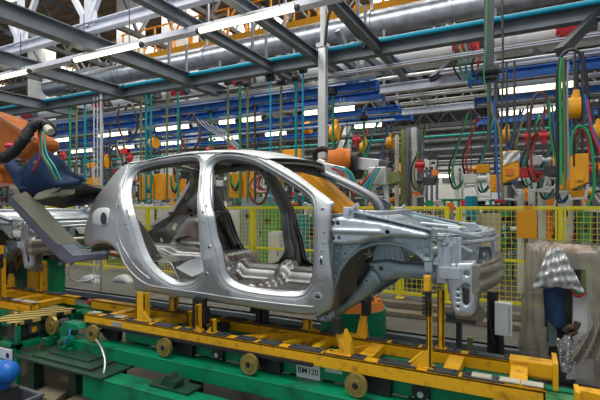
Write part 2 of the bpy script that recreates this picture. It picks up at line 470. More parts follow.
def inner_post(pts, w):
    m = MB(); m.tube([Vector((a, fy(a, b)+.085, b)) for a, b in [S(*p) for p in pts]], w, 8); return m
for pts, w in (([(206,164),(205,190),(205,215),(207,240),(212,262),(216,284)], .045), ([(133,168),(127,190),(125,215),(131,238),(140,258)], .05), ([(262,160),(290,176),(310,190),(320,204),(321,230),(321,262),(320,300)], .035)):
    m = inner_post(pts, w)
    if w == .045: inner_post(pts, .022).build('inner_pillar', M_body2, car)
    m.mirror().build('inner_pillar', M_body if w == .035 else M_dkmet, car)  # far pillars except the A pillar darkened, shade put into their colour
mb = MB()
mb.grid(lambda i, j: Vector((-1.48+.05*math.sin(j*3)+.012*math.sin(i*40), 3.05+1.3*i, 1.02+.52*j)), 40, 12)
mb.build('firewall', M_rail, car, solid=.008)
cow = MB()
cow.grid(lambda i, j: Vector((-1.27+.30*j+.14*math.sin(math.pi*i), 3.02+1.36*i, 1.63+.03*math.sin(math.pi*j)-.10*j)), 24, 8)
cow.build('cowl_panel', M_body2, car, solid=.02)
mb = MB(); mb.tube([(-1.18,3.0,1.665),(-1.0,3.25,1.655),(-.93,3.7,1.665),(-1.0,4.15,1.655),(-1.18,4.4,1.665)], .018, 8); mb.build('windscreen_lower_rail', M_body2, car)
# scuttle plates and hinge towers
mb = MB(); mb.box(-1.20,-1.12,2.98,3.06,1.60,1.70); mb.cyl((-1.16,2.97,1.66),(-1.16,2.94,1.66),.02); mb.bar((-1.24,3.02,1.60),(-1.10,3.02,1.72),.05,.02)
mb.build('hinge_bracket', M_body2, car, bevel=.004); mb.mirror().build('hinge_bracket', M_body2, car, bevel=.004)
# front apron (wheel arch panel)
AY = 3.03
apr = [(331,214),(345,213),(352,208.5),(372,214),(395,220),(415,226),(433,229),(433.5,262),(424,261.5),(417,255),(410,250.5),(401,246.5),(390,244.6),(380,244.6),(371,246),(361,250),(350,259),(341.5,271),(336,289),(334.5,310),(329,314),(329,250)]
hl = [circ(SY([(x, y)], AY)[0], r, 8) for x, y, r in [(337,262,.006),(336,275,.006),(345,254,.006),(352,248.5,.006),(427,248,.010),(427,256,.010),(420,250,.010),(425,238,.008),(338,250,.006),(341,246.8,.006)]]
a1 = sheet(SY(apr, AY), hl, lambda x, z: AY, step=.05, bstep=.02, prof=[(0,-.012),(.012,-.012),(.02,0)], rings=(.012,.02))
a1.build('front_apron', M_rail, car, solid=.005)['label'] = 'spot-welded apron panel above the wheel arch'
a1.mirror().build('front_apron', M_rail, car, solid=.005)
# upper rail (shotgun)
sg = [(329,219),(338,216.5),(352,217.5),(380,221.5),(405,227),(424,231.5),(429,234),(428.5,238.5),(415,239.5),(400,238.2),(386,237.6),(372,240),(360,244.6),(345,246),(330,245)]
GY = 2.95
hl = [circ(SY([(332.8,223.2)], GY)[0], .016, 10), circ(SY([(337.5,223.2)], GY)[0], .016, 10), circ(SY([(332.5,238.3)], GY)[0], .018, 12), circ(SY([(339,238)], GY)[0], .012, 12), circ(SY([(387.5,232.3)], GY)[0], .016, 12)]
slot = SY([(330,229.2),(378,231),(381,232.4),(378,233),(330,232)], GY)
sc = [( (slot[0][0]+slot[1][0])/2, (slot[0][1]+slot[2][1])/2 )]
def ysg(x, z):
    a = SY([(330,230.3)], GY)[0]; b = SY([(380,232.0)], GY)[0]
    t = max(0, min(1, (x-a[0])/(b[0]-a[0]))); zz = a[1]+(b[1]-a[1])*t
    d = math.hypot(x-(a[0]+(b[0]-a[0])*t), z-zz)
    return GY-.02*max(0, 1-(d/.016)**2)
g1 = sheet(SY(sg, GY), hl, ysg, step=.014, bstep=.014, prof=[(0,.07),(.010,.01),(.02,0)], hprof=[(0,-.006),(.006,-.008),(.014,0)], rings=(.006,.012))
g1.build('upper_rail', M_body2, car, solid=.004)['label'] = 'long silver upper rail with pressed groove and holes'
g1.mirror().build('upper_rail', M_body2, car, solid=.004)
# flange on top of the apron with studs
mb = MB()
for k in range(13):
    u = 352+k*6.0; v = 209.5+(u-352)*.262; p = P(u, v, Y=3.0)
    mb.cyl(p, p+Vector((0,0,.018)), .007, n=8)
mb.m = 0; a = P(348,210,Y=3.01); b = P(432,229.5,Y=3.01); mb.bar(a, b, .06, .010)
mb.build('apron_flange', M_body2, car); mb.mirror().build('apron_flange', M_body2, car)
# wheelhouse
arch = SY([(334.5,308),(336,289),(341.5,271),(350,259),(361,250),(371,246),(380,244.6),(390,244.6),(401,246.5),(410,250.5),(417,255),(424,261.5)], AY)
def whf(i, j):
    k = i*(len(arch)-1); a = int(min(k, len(arch)-2)); t = k-a
    x = arch[a][0]+(arch[a+1][0]-arch[a][0])*t; z = arch[a][1]+(arch[a+1][1]-arch[a][1])*t
    return Vector((x, AY+.44*j, z))
mb = MB(); mb.grid(whf, 40, 8)
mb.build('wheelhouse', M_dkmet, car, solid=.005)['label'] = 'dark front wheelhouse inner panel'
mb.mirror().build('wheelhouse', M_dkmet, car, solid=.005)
mb = MB()
c = P(366, 251.5, Y=3.20); mb.cyl(c, c+Vector((0,.03,0)), .028, hole=.018, n=14)
c = P(357, 258, Y=3.2); mb.cyl(c, c+Vector((0,.03,0)), .012, n=10)
mb.build('grommet_ring', M_rail, car)
ra = [S(*p) for p in [(90,248),(96,244),(103,243),(110,245.5),(115,250),(120,257),(125,265),(129,272),(132,280),(134,290)]]
def rwh(i, j):
    k = i*(len(ra)-1); a = int(min(k, len(ra)-2)); t = k-a
    x = ra[a][0]+(ra[a+1][0]-ra[a][0])*t; z = ra[a][1]+(ra[a+1][1]-ra[a][1])*t
    return Vector((x+.0*j, fy(x, z)+.02+.36*j, z))
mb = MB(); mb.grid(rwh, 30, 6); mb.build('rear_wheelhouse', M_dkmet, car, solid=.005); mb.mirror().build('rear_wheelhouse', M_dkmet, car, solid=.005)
# strut tower
mb = MB(); t0 = P(373,249,Y=3.30); t1 = P(406,263,Y=3.30)
mb.prism([P(372,263,Y=3.28),P(405,266,Y=3.28),P(403.5,254,Y=3.28),P(400,246,Y=3.28),P(378,244,Y=3.28),P(374,250,Y=3.28)], (0,.16,0))
for k in range(5):
    p = P(379+k*5.2, 258, Y=3.28); mb.cyl(p, p-Vector((0,.012,0)), .010, n=8); q = p+Vector((0,0,.035)); mb.bar(p-Vector((0,.006,0)), q-Vector((0,.004,0)), .012,.006)
mb.build('strut_tower', M_rail, car, bevel=.012); mb.mirror().build('strut_tower', M_rail, car, bevel=.012)
# longitudinal frame rail with the drop to the floor
FY = 3.22
fr = [(366,262),(385,259.5),(404,262.5),(430,263.5),(449,262.5),(452,281),(436,284),(428,281.5),(418,279.5),(400,279.5),(388,281),(380,283),(372,274)]
f1 = sheet(SY(fr, FY), [circ(SY([(381,268.5)], FY)[0], .016, 10), circ(SY([(372.5,267)], FY)[0], .009, 10), circ(SY([(428,275)], FY)[0], .010, 10)], lambda x, z: FY, step=.04, bstep=.02,
           prof=[(0,.10),(.008,.012),(.016,0)], rings=(.008,.016))
f1.build('frame_rail', M_rail, car, solid=.005); f1.mirror().build('frame_rail', M_rail, car, solid=.005)
dg = [(369,268),(376,270),(382,284),(362,301),(345,311),(334,319),(333,309),(343,303),(356,289)]
mb = sheet(SY(dg, 3.19), [circ(SY([(366,281)], 3.19)[0], .008, 8), circ(SY([(338,311)], 3.19)[0], .008, 8)], lambda x, z: 3.19, step=.04, bstep=.02, prof=[(0,.09),(.008,.012),(.02,0)], rings=(.008,.02))
mb.build('lower_brace', M_rail, car, solid=.005)['label'] = 'pale diagonal brace from frame rail down to the sill'
mb.mirror().build('lower_brace', M_rail, car, solid=.005)
# perforated foot between sill and brace
mb = sheet(SY([(329,300),(334,303),(335,319),(329,322),(318,321),(316,316),(329,314)], 3.08), [circ(SY([(331,309)], 3.08)[0], .006, 8), circ(SY([(325,318)], 3.08)[0], .006, 8)], lambda x, z: 3.08, step=.03, bstep=.015, rings=())
mb.build('jacking_foot', M_rail, car, solid=.006); mb.mirror().build('jacking_foot', M_rail, car, solid=.006)
# front end module
x0 = -.50
mb = MB()
mb.box(-.52,-.40,3.08,3.16,1.24,1.50); mb.box(-.50,-.42,3.16,3.22,1.30,1.56)
mb.box(-.54,-.40,3.05,3.20,1.22,1.30)
mb.bar((-.52,3.10,1.50),(-.34,3.14,1.40),.05,.02); mb.bar((-.47,3.07,1.26),(-.47,3.07,1.52),.012,.02); mb.bar((-.43,3.07,1.26),(-.43,3.07,1.50),.010,.02)
mb.cyl((-.46,3.08,1.45),(-.46,3.04,1.45),.014)
mb.build('headlamp_carrier', M_body2, car, bevel=.008); mb.mirror().build('headlamp_carrier', M_body2, car, bevel=.008)
mb = MB()
mb.box(-.56,-.50,3.10,3.13,1.18,1.52); mb.box(-.60,-.53,3.12,3.3,1.38,1.42)
mb.box(-.66,-.60,3.16,3.22,1.24,1.44); mb.cyl((-.56,3.1,1.34),(-.56,3.06,1.34),.02)
mb.build('radiator_side_post', M_body2, car, bevel=.006); mb.mirror().build('radiator_side_post', M_body2, car, bevel=.006)
# upper curved crossmember
mb = MB()
def xm(y, x0=-.16, c=.28, w=.62): return x0-c*(abs(y-YC)/w)**2.6
n = 16
for dz, rr, xo in ((1.49,.022,-.25),(1.45,.016,-.22)):
    mb.tube([(xm(3.06+1.28*k/n, xo), 3.06+1.28*k/n, dz+.02*math.sin(math.pi*k/n)) for k in range(n+1)], rr, 8, spline=False)
mb.build('upper_crossmember', M_body2, car)
mb = MB()
pa = P(433,229,Y=3.03); mb.bar(pa, (-.50,3.07,1.545), .06, .02); mb.bar((-.50,3.07,1.545), (-.30,3.2,1.50), .06, .02); 
mb.build('upper_rail_extension', M_body2, car, bevel=.005); mb.mirror().build('upper_rail_extension', M_body2, car, bevel=.005)
mb = MB(); mb.tube([(-.34,4.02,1.50),(-.29,4.10,1.46),(-.27,4.13,1.38),(-.27,4.13,1.24),(-.29,4.10,1.16)], .024, 8)
mb.build('front_hoop', M_body2, car)
# radiator frame
mb = MB(); mb.box(-.50,-.44,3.16,4.24,1.11,1.16); mb.box(-.47,-.44,3.66,3.72,1.14,1.47); mb.box(-.50,-.46,3.14,4.26,1.44,1.48)
mb.build('radiator_frame', M_rail, car, bevel=.006)
# inner front closing plates seen over the rail (pale)
mb = MB(); mb.grid(lambda i, j: Vector((-.95+.43*i, 4.30+.02*math.sin(j*3), 1.36+.2*j*(1-.2*i))), 10, 6); mb.build('inner_wing_plate', M_body2, car, solid=.01)
# bumper beam
def bb(i, j):
    y = 3.02+1.36*i; x = -.19-.10*(abs(y-YC)/.68)**2.2
    prof = [(-.035,1.15),(0,1.15),(.012,1.19),(0,1.235),(.012,1.28),(0,1.325),(-.035,1.325),(-.035,1.15)]
    k = j*(len(prof)-1); a = int(min(k, len(prof)-2)); t = k-a
    return Vector((x+prof[a][0]+(prof[a+1][0]-prof[a][0])*t, y, prof[a][1]+(prof[a+1][1]-prof[a][1])*t))
mb = MB(); mb.grid(bb, 30, 14); mb.add([bb(0, j/7) for j in range(7)], [list(range(7))]); mb.add([bb(1, j/7) for j in range(7)], [list(range(7))])

mb.build('bumper_beam', M_bump, car, solid=.003)['label'] = 'brownish steel bumper beam curving across the nose'
# lower bracket
BY = 3.07
bk = [(447,262),(475,261),(478,268),(479,282),(477,300),(476,313),(470,318.5),(455,317),(451,308),(446,284)]
s1 = SY([(462,286),(466,284),(469,286),(469,303),(466,306),(463,303)], BY)
b1 = sheet(SY(bk, BY), [s1, circ(SY([(466.5,274)], BY)[0], .013, 12)] + [circ(SY([(458, v)], BY)[0], .006, 8) for v in (290,296,301,307)], lambda x, z: BY, step=.03, bstep=.012,
           prof=[(0,.05),(.010,.012),(.02,0)], hprof=[(0,.012),(.006,.004),(.012,0)], rings=(.006,.012,.02))
b1.build('crash_bracket', M_body2, car, solid=.004)['label'] = 'pale tapering bracket hanging under the nose, slotted'
b1.mirror().build('crash_bracket', M_body2, car, solid=.004)
mb = MB(); mb.box(-.44,-.27,3.10,3.2,.95,1.02); mb.box(-.46,-.30,3.12,3.2,.98,1.16); mb.build('bracket_foot', M_dkmet, car, bevel=.006)

# second body behind, in the previous station: only its nose can be seen
copy_thing(car, (-4.78, 0, 0), 'nose of a second bare steel body shell at the left edge of the line')

# ================================================================== SKIDS
def skid(dx, label, full=True):
    t = thing('transport_skid', label, 'skid', (-1.9+dx, 3.0, .58))
    mb = MB(); mb.box(-3.80+dx, .08+dx, 2.80, 2.815, .582, .675); mb.box(-3.80+dx, .08+dx, 2.80, 2.90, .66, .675); mb.box(-3.80+dx, .08+dx, 2.885, 2.90, .582, .675)
    mb.box(-3.80+dx,-3.785+dx,2.80,2.90,.582,.675); mb.box(.065+dx,.08+dx,2.80,2.90,.582,.675)
    mb.build('near_runner', M_yel, t, bevel=.003)
    mb = MB(); mb.box(-4.30+dx, .15+dx, 3.25, 3.265, .585, .675); mb.box(-4.30+dx, .15+dx, 3.25, 3.34, .66, .675); mb.box(-4.30+dx,-4.285+dx,3.25,3.34,.585,.675)
    mb.build('far_runner', M_yel, t, bevel=.003)
    for x in (-3.6,-3.05,-2.45,-1.92,-1.42,-1.02,-.45,-.06):
        w = .05 if x not in (-1.42,-1.92) else .03
        mb = MB(); mb.box(x-w+dx, x+w+dx, 2.90, 3.25, .600, .66); mb.build('cross_member', M_yel if x not in (-2.45,) else M_dgrey, t, bevel=.004)
    # dark wear plates on top of runners
    mb = MB()
    for y0, y1 in ((2.81,2.895),(3.262,3.335)):
        x = -3.55
        while x < -.15:
            L = R.uniform(.16,.30); mb = MB(); mb.box(x+dx, x+L+dx, y0, y1, .675, .683)
            for k in (.15,.85): mb.cyl((x+L*k+dx,(y0+y1)/2,.682),(x+L*k+dx,(y0+y1)/2,.695),.012,n=8)
            mb.build('wear_plate', M_dgrey, t)
            x += L+R.uniform(.02,.10)
    mb = MB(); mb.box(-3.75+dx,-1.35+dx,2.775,2.802,.578,.602); mb.build('runner_shoe', M_blk, t)
    mb = MB()
    for x in (-3.7,-3.35,-.25,-.1,.02):
        mb = MB(); mb.box(x-.06+dx, x+.05+dx, 2.82, 2.89, .684, .690); mb.build('pale_shim', M_cream, t)
    # angled gussets between runners
    mb = MB()
    for x0, x1 in ((-2.10,-1.72),(-1.72,-1.50),(-1.30,-1.02),(-.72,-.68),(-3.55,-3.32),(-3.10,-2.90)):
        mb = MB(); mb.bar((x0+dx,2.91,.63),(x1+dx,3.25,.63),.02,.06); mb.build('gusset_bar', M_yel, t)
    return t
sk = skid(0, 'long yellow welded skid carrying the bare car body along the line')
mb = MB(); p = Vector((-4.36,3.29,.64)); mb.ball(p, .035); mb.build('red_stop_knob', M_red, sk)
mb = MB(); mb.box(-3.40,-3.28,2.795,2.80,.61,.65); mb.build('rating_plate', M_alu, sk)
# bumper posts of the front
def post(name, u, vb, vt, Y, w, d, matl, parent, gus=None, z0=.676):
    p = P(u, vt, Y=Y); m = MB(); m.box(p.x-w/2, p.x+w/2, Y, Y+.012, z0, p.z); m.box(p.x-w/2, p.x-w/2+.012, Y, Y+d, z0, p.z); m.box(p.x+w/2-.012, p.x+w/2, Y, Y+d, z0, p.z)
    m.box(p.x-w/2-.015, p.x+w/2+.015, Y-.005, Y+d+.01, z0, z0+.012)
    if gus: m.prism([(p.x, Y-.002, z0), (p.x+gus, Y-.002, z0), (p.x, Y-.002, z0+abs(gus)*1.1)], (0,.014,0))
    return m.build(name, matl, parent, bevel=.002)
post('support_post', 140, 322, 293, 2.84, .10, .07, M_yel, sk, .14)
post('support_post', 172, 308, 297, 3.27, .08, .05, M_yel, sk)
post('support_post', 187.5, 335, 312, 2.86, .02, .05, M_yel, sk)
post('support_post', 196, 335, 305, 2.82, .025, .06, M_yel, sk, .05)
post('support_post', 211, 330, 320, 2.82, .02, .06, M_yel, sk, -.06)
post('support_post', 306, 340, 320, 3.27, .07, .05, M_yel, sk, -.05)
post('support_post', 428.5, 352, 300, 2.84, .028, .06, M_yel, sk, -.12)
post('support_post', 440.5, 345, 290, 3.27, .045, .05, M_yel, sk)
# black locating pins / clamps
mb = MB(); p = P(201, 312, Y=2.93)
mb.cyl((p.x,2.93,.676),(p.x,2.93,.93),.045,.055); mb.box(p.x-.07,p.x-.03,2.9,2.98,.68,.93); mb.box(p.x+.03,p.x+.08,2.88,2.95,.72,.86); mb.cyl((p.x+.02,2.86,.80),(p.x+.02,3.0,.80),.028)
mb.build('locating_clamp', M_blk, sk, bevel=.004)
mb = MB(); p = P(257, 308, Y=3.27); mb.cyl((p.x,3.30,.684),(p.x,3.30,.80),.03); mb.box(p.x-.08,p.x+.02,3.28,3.33,.76,.82); mb.box(p.x+.05,p.x+.09,3.27,3.33,.684,.80); mb.build('locating_clamp', M_blk, sk, bevel=.004)
# slanted clamp arms with black heads
def clamp(u0, v0, u1, v1, Y, foot):
    a = P(u0, v0, Y=Y); b = P(u1, v1, Y=Y); a.z = .69
    m = MB(); m.bar(a, b, .045, .05, up=(0,1,0), w2=.035, h2=.025); 
    m.prism([(a.x-.04,Y-.015,.676),(a.x+.05,Y-.015,.676),(a.x+.045,Y-.015,.78),(a.x+.00,Y-.015,.86)], (0,.05,0)); m.box(a.x-foot,a.x+.05,Y-.03,Y+.05,.676,.69)
    m.build('clamp_arm', M_yel, sk, bevel=.003)
    m = MB(); m.box(b.x-.03,b.x+.035,Y-.03,Y+.03,b.z-.04,b.z+.07); m.build('clamp_head', M_blk, sk, bevel=.006)
clamp(345, 350, 337, 327, 2.84, .14)
clamp(361, 334, 366, 310, 3.29, .12)
mb = MB(); p = P(427.5, 280, Y=2.86); mb.box(p.x-.02,p.x+.02,2.83,2.88,p.z-.07,p.z+.03); mb.build('post_cap', M_yel, sk, bevel=.006)
mb = MB(); p = P(427.5, 300, Y=2.86); mb.box(p.x-.012,p.x+.025,2.84,2.87,p.z-.10,p.z+.06)
for k in range(6): mb.box(p.x-.03,p.x-.01,2.84,2.87,p.z-.09+k*.025,p.z-.08+k*.025)
mb.build('toothed_pin', M_blk, sk)
copy_thing(sk, (-4.72, 0, 0), 'yellow skid of the next station with posts, at the left edge')
# skid end pieces on the right, next skid beginning
t = thing('transport_skid', 'start of the next yellow skid at the lower right corner', 'skid', (.55, 3.0, .58))
mb = MB(); mb.prism([(.24,2.84,.58),(.24,2.84,.70),(.28,2.84,.70),(.95,2.84,.62),(.95,2.84,.55)], (0,.06,0)); mb.box(.22,.245,2.80,2.93,.56,.70); mb.build('near_runner', M_yel, t, bevel=.003)
mb = MB(); mb.box(.26,.95,3.10,3.14,.56,.62); mb.build('far_runner', M_yel, t, bevel=.003); mb = MB(); mb.box(.28,.95,2.66,2.70,.54,.60); mb.build('side_rail', M_yel, t, bevel=.003)
mb = MB(); mb.ball((.30,2.72,.62), .05); mb.box(.28,.5,2.7,2.76,.56,.60); mb.build('drive_pad', M_blk, t)
mb = MB(); mb.box(.13,.16,3.18,3.42,.55,.72); mb.box(-.12,.14,3.24,3.36,.60,.69); mb.build('end_stop', M_yel, sk, bevel=.003)

# ================================================================== ROLLER CONVEYOR
cv = thing('roller_conveyor', 'green steel roller conveyor bed running under the yellow skid', 'conveyor', (-2, 2.8, 0))
mb = MB(); mb.box(-3.35,.02,2.90,2.98,.455,.574); mb.box(-3.35,.02,3.22,3.30,.455,.575); mb.build('roll_bed_beam', M_grn, cv, bevel=.004)
mb = MB(); mb.box(-3.95,.75,2.70,2.78,.33,.44); mb.box(-3.95,.75,2.70,2.90,.43,.445); mb.build('front_beam', M_grn, cv, bevel=.004)
mb = MB()
for x in (-3.4,-2.5,-1.62,-.72,.15): mb = MB(); mb.box(x,x+.12,2.75,3.6,.34,.43); mb.box(x+.02,x+.10,2.80,2.88,.0,.35); mb.box(x+.02,x+.10,3.5,3.58,.0,.35); mb.build('bed_crossbar', M_grn2, cv, bevel=.004)
mb = MB(); mb.box(-3.30,-.2,2.42,2.50,.12,.30); mb.box(-3.3,-.2,2.42,2.6,.29,.305)
for x in (-3.2,-2.2,-1.2,-.3): mb.box(x,x+.07,2.44,2.5,0,.12)
mb.build('lower_beam', M_grn, cv, bevel=.004)
mb = MB(); mb.box(-3.35,.6,3.50,3.58,.30,.44); mb.build('rear_beam', M_grn, cv)
mb = MB(); mb.box(0.02,1.4,2.86,3.02,.42,.50); mb.box(.02,1.4,3.2,3.3,.42,.5); mb.box(.05,.16,3.0,3.22,.44,.49); mb.build('light_green_bed', M_lgrn, cv, bevel=.004)
for i, x in enumerate((-3.59,-2.70,-1.85,-1.01,-.15)):
    r = MB(); r.cyl((x,2.725,.53),(x,2.755,.53),.076,n=28,hole=.016); r.cyl((x,2.717,.53),(x,2.727,.53),.040,.036,n=20,hole=.022); rr = r.build('roller', M_gold, cv, bevel=.002)
    r = MB(); r.cyl((x,2.712,.53),(x,2.9,.53),.017,n=12); r.cyl((x,2.72,.53),(x,2.733,.53),.021,n=12); r.build('axle', M_blk, rr)
    r = MB(); r.box(x+.05,x+.20,2.845,2.905,.452,.60); r.cyl((x+.05,2.84,.53),(x+.05,2.90,.53),.06,n=18); r.cyl((x+.16,2.846,.56),(x+.16,2.835,.56),.008,n=6); r.build('bearing_block', M_blk, cv, bevel=.004)
for x in (-2.25,-.62):
    r = MB(); r.box(x-.055,x+.055,2.862,2.90,.46,.575); q = r.build('sensor_box', M_blk, cv, bevel=.003)
    r = MB(); r.cyl((x,2.862,.50),(x,2.85,.50),.02,n=12); 
    for a in (-.045,.045):
        for b in (.475,.56): r.cyl((x+a,2.862,b),(x+a,2.857,b),.005,n=6)
    r.build('sensor_eye', M_alu, q)
r = MB(); r.box(-1.72,-1.66,2.855,2.9,.50,.60); r.cyl((-1.69,2.856,.56),(-1.69,2.84,.56),.02,n=10); r.build('cable_socket', M_dgrey, cv)
# sign plate with writing
ax = XA(296.5, 2.89); bx = XA(320, 2.89)
zt = P(308, 363, Y=2.89).z; zb = P(308, 379, Y=2.89).z
sg_ = MB(); sg_.box(ax, bx, 2.888, 2.894, zb, zt); so = sg_.build('sign_plate', M_white, None, bevel=.001)
tag(so, 'small white plate lettered BM120 on the green conveyor side', 'sign')
cu = bpy.data.curves.new('lettering', 'FONT'); cu.body = 'BM120'; cu.size = .088; cu.extrude = .001; cu.align_x = 'CENTER'; cu.align_y = 'CENTER'; cu.offset = .0005
to = bpy.data.objects.new('lettering', cu); COL.objects.link(to); bpy.context.view_layer.update()
me = bpy.data.meshes.new_from_object(to); bpy.data.objects.remove(to)
wid = max(v.co.x for v in me.vertices)-min(v.co.x for v in me.vertices); sc_ = (bx-ax)*.86/wid
lt = bpy.data.objects.new('lettering', me); COL.objects.link(lt); lt.parent = so; me.materials.append(M_screen)
lt.rotation_euler = (math.pi/2, 0, 0); lt.scale = (sc_, sc_, 1); lt.location = Vector(((ax+bx)/2, 2.8865, (zt+zb)/2-.002)) - WL[so.name]
ax2 = XA(325, 2.89); bx2 = XA(342, 2.89)
m = MB(); m.box(ax2, bx2, 2.892, 2.898, .52, .55); tag(m.build('rating_plate', M_alu), 'small blank metal plate right of the white lettered sign', 'plate')
# clutter in the bed
mb = MB(); p = P(180, 384, Z=.30)
mb.box(p.x-.18,p.x+.22,2.50,2.66,.306,.33); mb.prism([(p.x-.08,2.52,.33),(p.x+.08,2.52,.33),(p.x+.02,2.52,.42),(p.x-.03,2.52,.41)],(0,.09,0)); mb.cyl((p.x+.06,2.5,.36),(p.x+.06,2.6,.36),.03)
tag(mb.build('greasy_bracket', M_grn2, bevel=.006), 'greasy dark green bracket lying on the lower beam', 'bracket')
# lift plates at left
lp = thing('lift_table', 'stacked dark green steel plates between the two conveyor sections', 'lift table', (-3.7,2.6,0))
for k, (x0,x1,y0,y1,z0,z1) in enumerate(((-4.25,-3.05,2.40,2.82,.305,.325),(-4.05,-3.25,2.46,2.80,.325,.345),(-3.95,-3.4,2.55,2.78,.345,.36))):
    mb = MB(); mb.box(x0,x1,y0,y1,z0,z1); mb.build('steel_plate', M_grn2, lp, bevel=.004)
for x in (-4.2,-3.6):
    mb = MB(); mb.box(x,x+.1,2.5,2.6,0,.305); mb.build('table_leg', M_grn2, lp)
# green arch brackets
br = thing('bearing_bracket', 'green pedestal bracket with arched foot beside the first roller', 'bracket', (-3.95,2.75,.36))
mb = MB(); X0, X1 = -4.02, -3.78
arc = [(X0,.36),(X0,.54),(X0+.07,.60),(X1+.02,.60),(X1+.06,.56),(X1,.54),(X0+.14,.53),(X0+.10,.48),(X0+.09,.36)]
mb.prism([(a,2.70,b) for a,b in arc],(0,.10,0)); mb.build('arch_plate', M_grn, br, bevel=.006)
mb = MB(); mb.cyl((-3.86,2.62,.43),(-3.86,2.72,.43),.055,n=16,hole=.02); mb.box(-3.90,-3.78,2.64,2.68,.36,.39); mb.build('pivot_lug', M_grn, br, bevel=.004)
mb = MB(); mb.cyl((-3.88,2.60,.43),(-3.88,2.74,.43),.018,n=10); mb.build('pivot_pin', M_dgrey, br); mb = MB(); mb.tube([(-3.80,2.66,.56),(-3.77,2.62,.50),(-3.80,2.61,.44)],.010); mb.build('hose', M_hb, br)
mb = MB(); mb.tube([P(96,340,Y=2.66),P(101,347,Y=2.6),P(105,360,Y=2.55),P(104,372,Y=2.5),P(102,378,Y=2.48)], .010)
tag(mb.build('cable', M_alu), 'pale curved cable hanging below the first brass roller', 'cable')
# ================================================================== MOTOR SECTION WITH HAZARD COVER
dm = thing('drive_unit', 'black drive motor under a black and yellow striped cover', 'drive unit', (-4.45,2.8,.0))
mb = MB(); mb.box(-4.66,-4.30,2.42,3.08,.600,.612); mb.box(-4.305,-4.30,2.42,3.08,.575,.60); mb.build('striped_cover', M_haz, dm)
mb = MB()
for x in (-4.34,-4.66):
    for y in (2.46,3.02): mb.box(x,x+.04,y,y+.04,0,.60)
mb.box(-4.66,-4.30,2.44,2.52,.36,.40); mb.box(-4.36,-4.30,2.44,3.06,.34,.40); mb.box(-4.66,-4.58,2.44,3.06,.34,.40); mb.box(-4.42,-4.2,2.7,2.8,.33,.40)
mb.build('motor_frame', M_grn, dm, bevel=.004)
mb = MB(); mb.cyl((-4.46,2.50,.48),(-4.46,2.54,.48),.075,.085,n=22); mb.cyl((-4.46,2.54,.48),(-4.46,2.80,.48),.092,n=22)
for k in range(7): mb.cyl((-4.46,2.57+k*.03,.48),(-4.46,2.58+k*.03,.48),.099,n=22)
mb.cyl((-4.46,2.80,.48),(-4.46,3.0,.48),.07,n=18); mb.box(-4.40,-4.33,2.60,2.70,.46,.56)
mo = mb.build('motor', M_dgrey, dm)
m = MB(); m.box(-4.332,-4.328,2.62,2.67,.47,.52); m.build('warning_label', M_yel2, mo)
m = MB(); m.cyl((-4.185,2.72,.53),(-4.185,2.75,.53),.088,n=26,hole=.02); m.cyl((-4.185,2.71,.53),(-4.185,2.725,.53),.04,n=18,hole=.02); q = m.build('drive_pulley', M_gold, dm, bevel=.002)
m = MB(); m.cyl((-4.30,2.76,.53),(-3.95,2.95,.53),.035,n=14); m.cyl((-4.14,2.79,.53),(-4.10,2.85,.53),.06,n=14); m.build('drive_shaft', M_blk, q)
cv2 = thing('roller_conveyor', 'second green conveyor section at the left edge behind the striped cover', 'conveyor', (-5.3,2.9,0))
m = MB(); m.box(-6.2,-4.32,3.10,3.18,.455,.575); m.box(-6.2,-4.72,2.78,2.86,.40,.574); m.box(-6.2,-4.1,3.3,3.38,.5,.575); m.box(-4.45,-4.25,3.14,3.3,.46,.56)
for x in (-6.0,-4.95,-4.45): m.box(x,x+.06,3.11,3.17,0,.455)
m.build('roll_bed_beam', M_grn, cv2, bevel=.004)
m = MB(); m.cyl((-4.80,2.70,.53),(-4.80,2.73,.53),.076,n=24,hole=.018); m.build('roller', M_gold, cv2)
m = MB(); m.cyl((-4.80,2.73,.53),(-4.80,2.95,.53),.05,n=16); m.build('axle', M_blk, cv2)
# green station machine with yellow post at left
t = thing('station_machine', 'green machine housing with yellow upright between the two bodies', 'machine', (-5.6,3.6,0))
a = XA(-6, 3.9); b = XA(40, 3.9); zt = P(20,258,Y=3.9).z
m = MB(); m.box(a, b, 3.9, 4.3, .0, zt); m.build('green_housing', M_grn, t, bevel=.02)
p = XA(27, 3.7); q = XA(37, 3.7); m = MB(); m.box(p,q,3.7,3.85,.0,P(30,262,Y=3.7).z); m.prism([(p-.9,3.72,.6),(p-.55,3.72,.6),(p-.12,3.72,1.05),(p-.12,3.72,1.2),(p-.3,3.72,1.2)],(0,.06,0)); m.build('yellow_upright', M_yel, t, bevel=.006)
p = XA(45, 4.1); m = MB(); m.box(p-.06,p+.07,4.0,4.1,0,P(40,253,Y=4.0).z); m.ball((p-.03,3.98,P(33,252,Y=4.0).z), .06); m.build('black_column', M_blk, t, bevel=.01)
m = MB(); m.tube([P(2,277,Y=3.7),P(12,262,Y=3.65),P(22,247,Y=3.65),P(31,247,Y=3.65)],.05); m.build('black_link', M_dgrey, t)
m = MB(); m.cyl(P(33,252.5,Y=3.9),P(33,252.5,Y=3.96),.055); m.build('blue_cap', M_bluemot, t)
m = MB(); q = P(44,258,Y=5.0); m.box(q.x-.14,q.x+.12,5.0,5.12,.7,1.12); m.box(q.x-.03,q.x+.01,5.02,5.1,0,.7)
tag(m.build('junction_box', M_white, bevel=.008), 'white junction box behind the bent welding arm, at left', 'box')

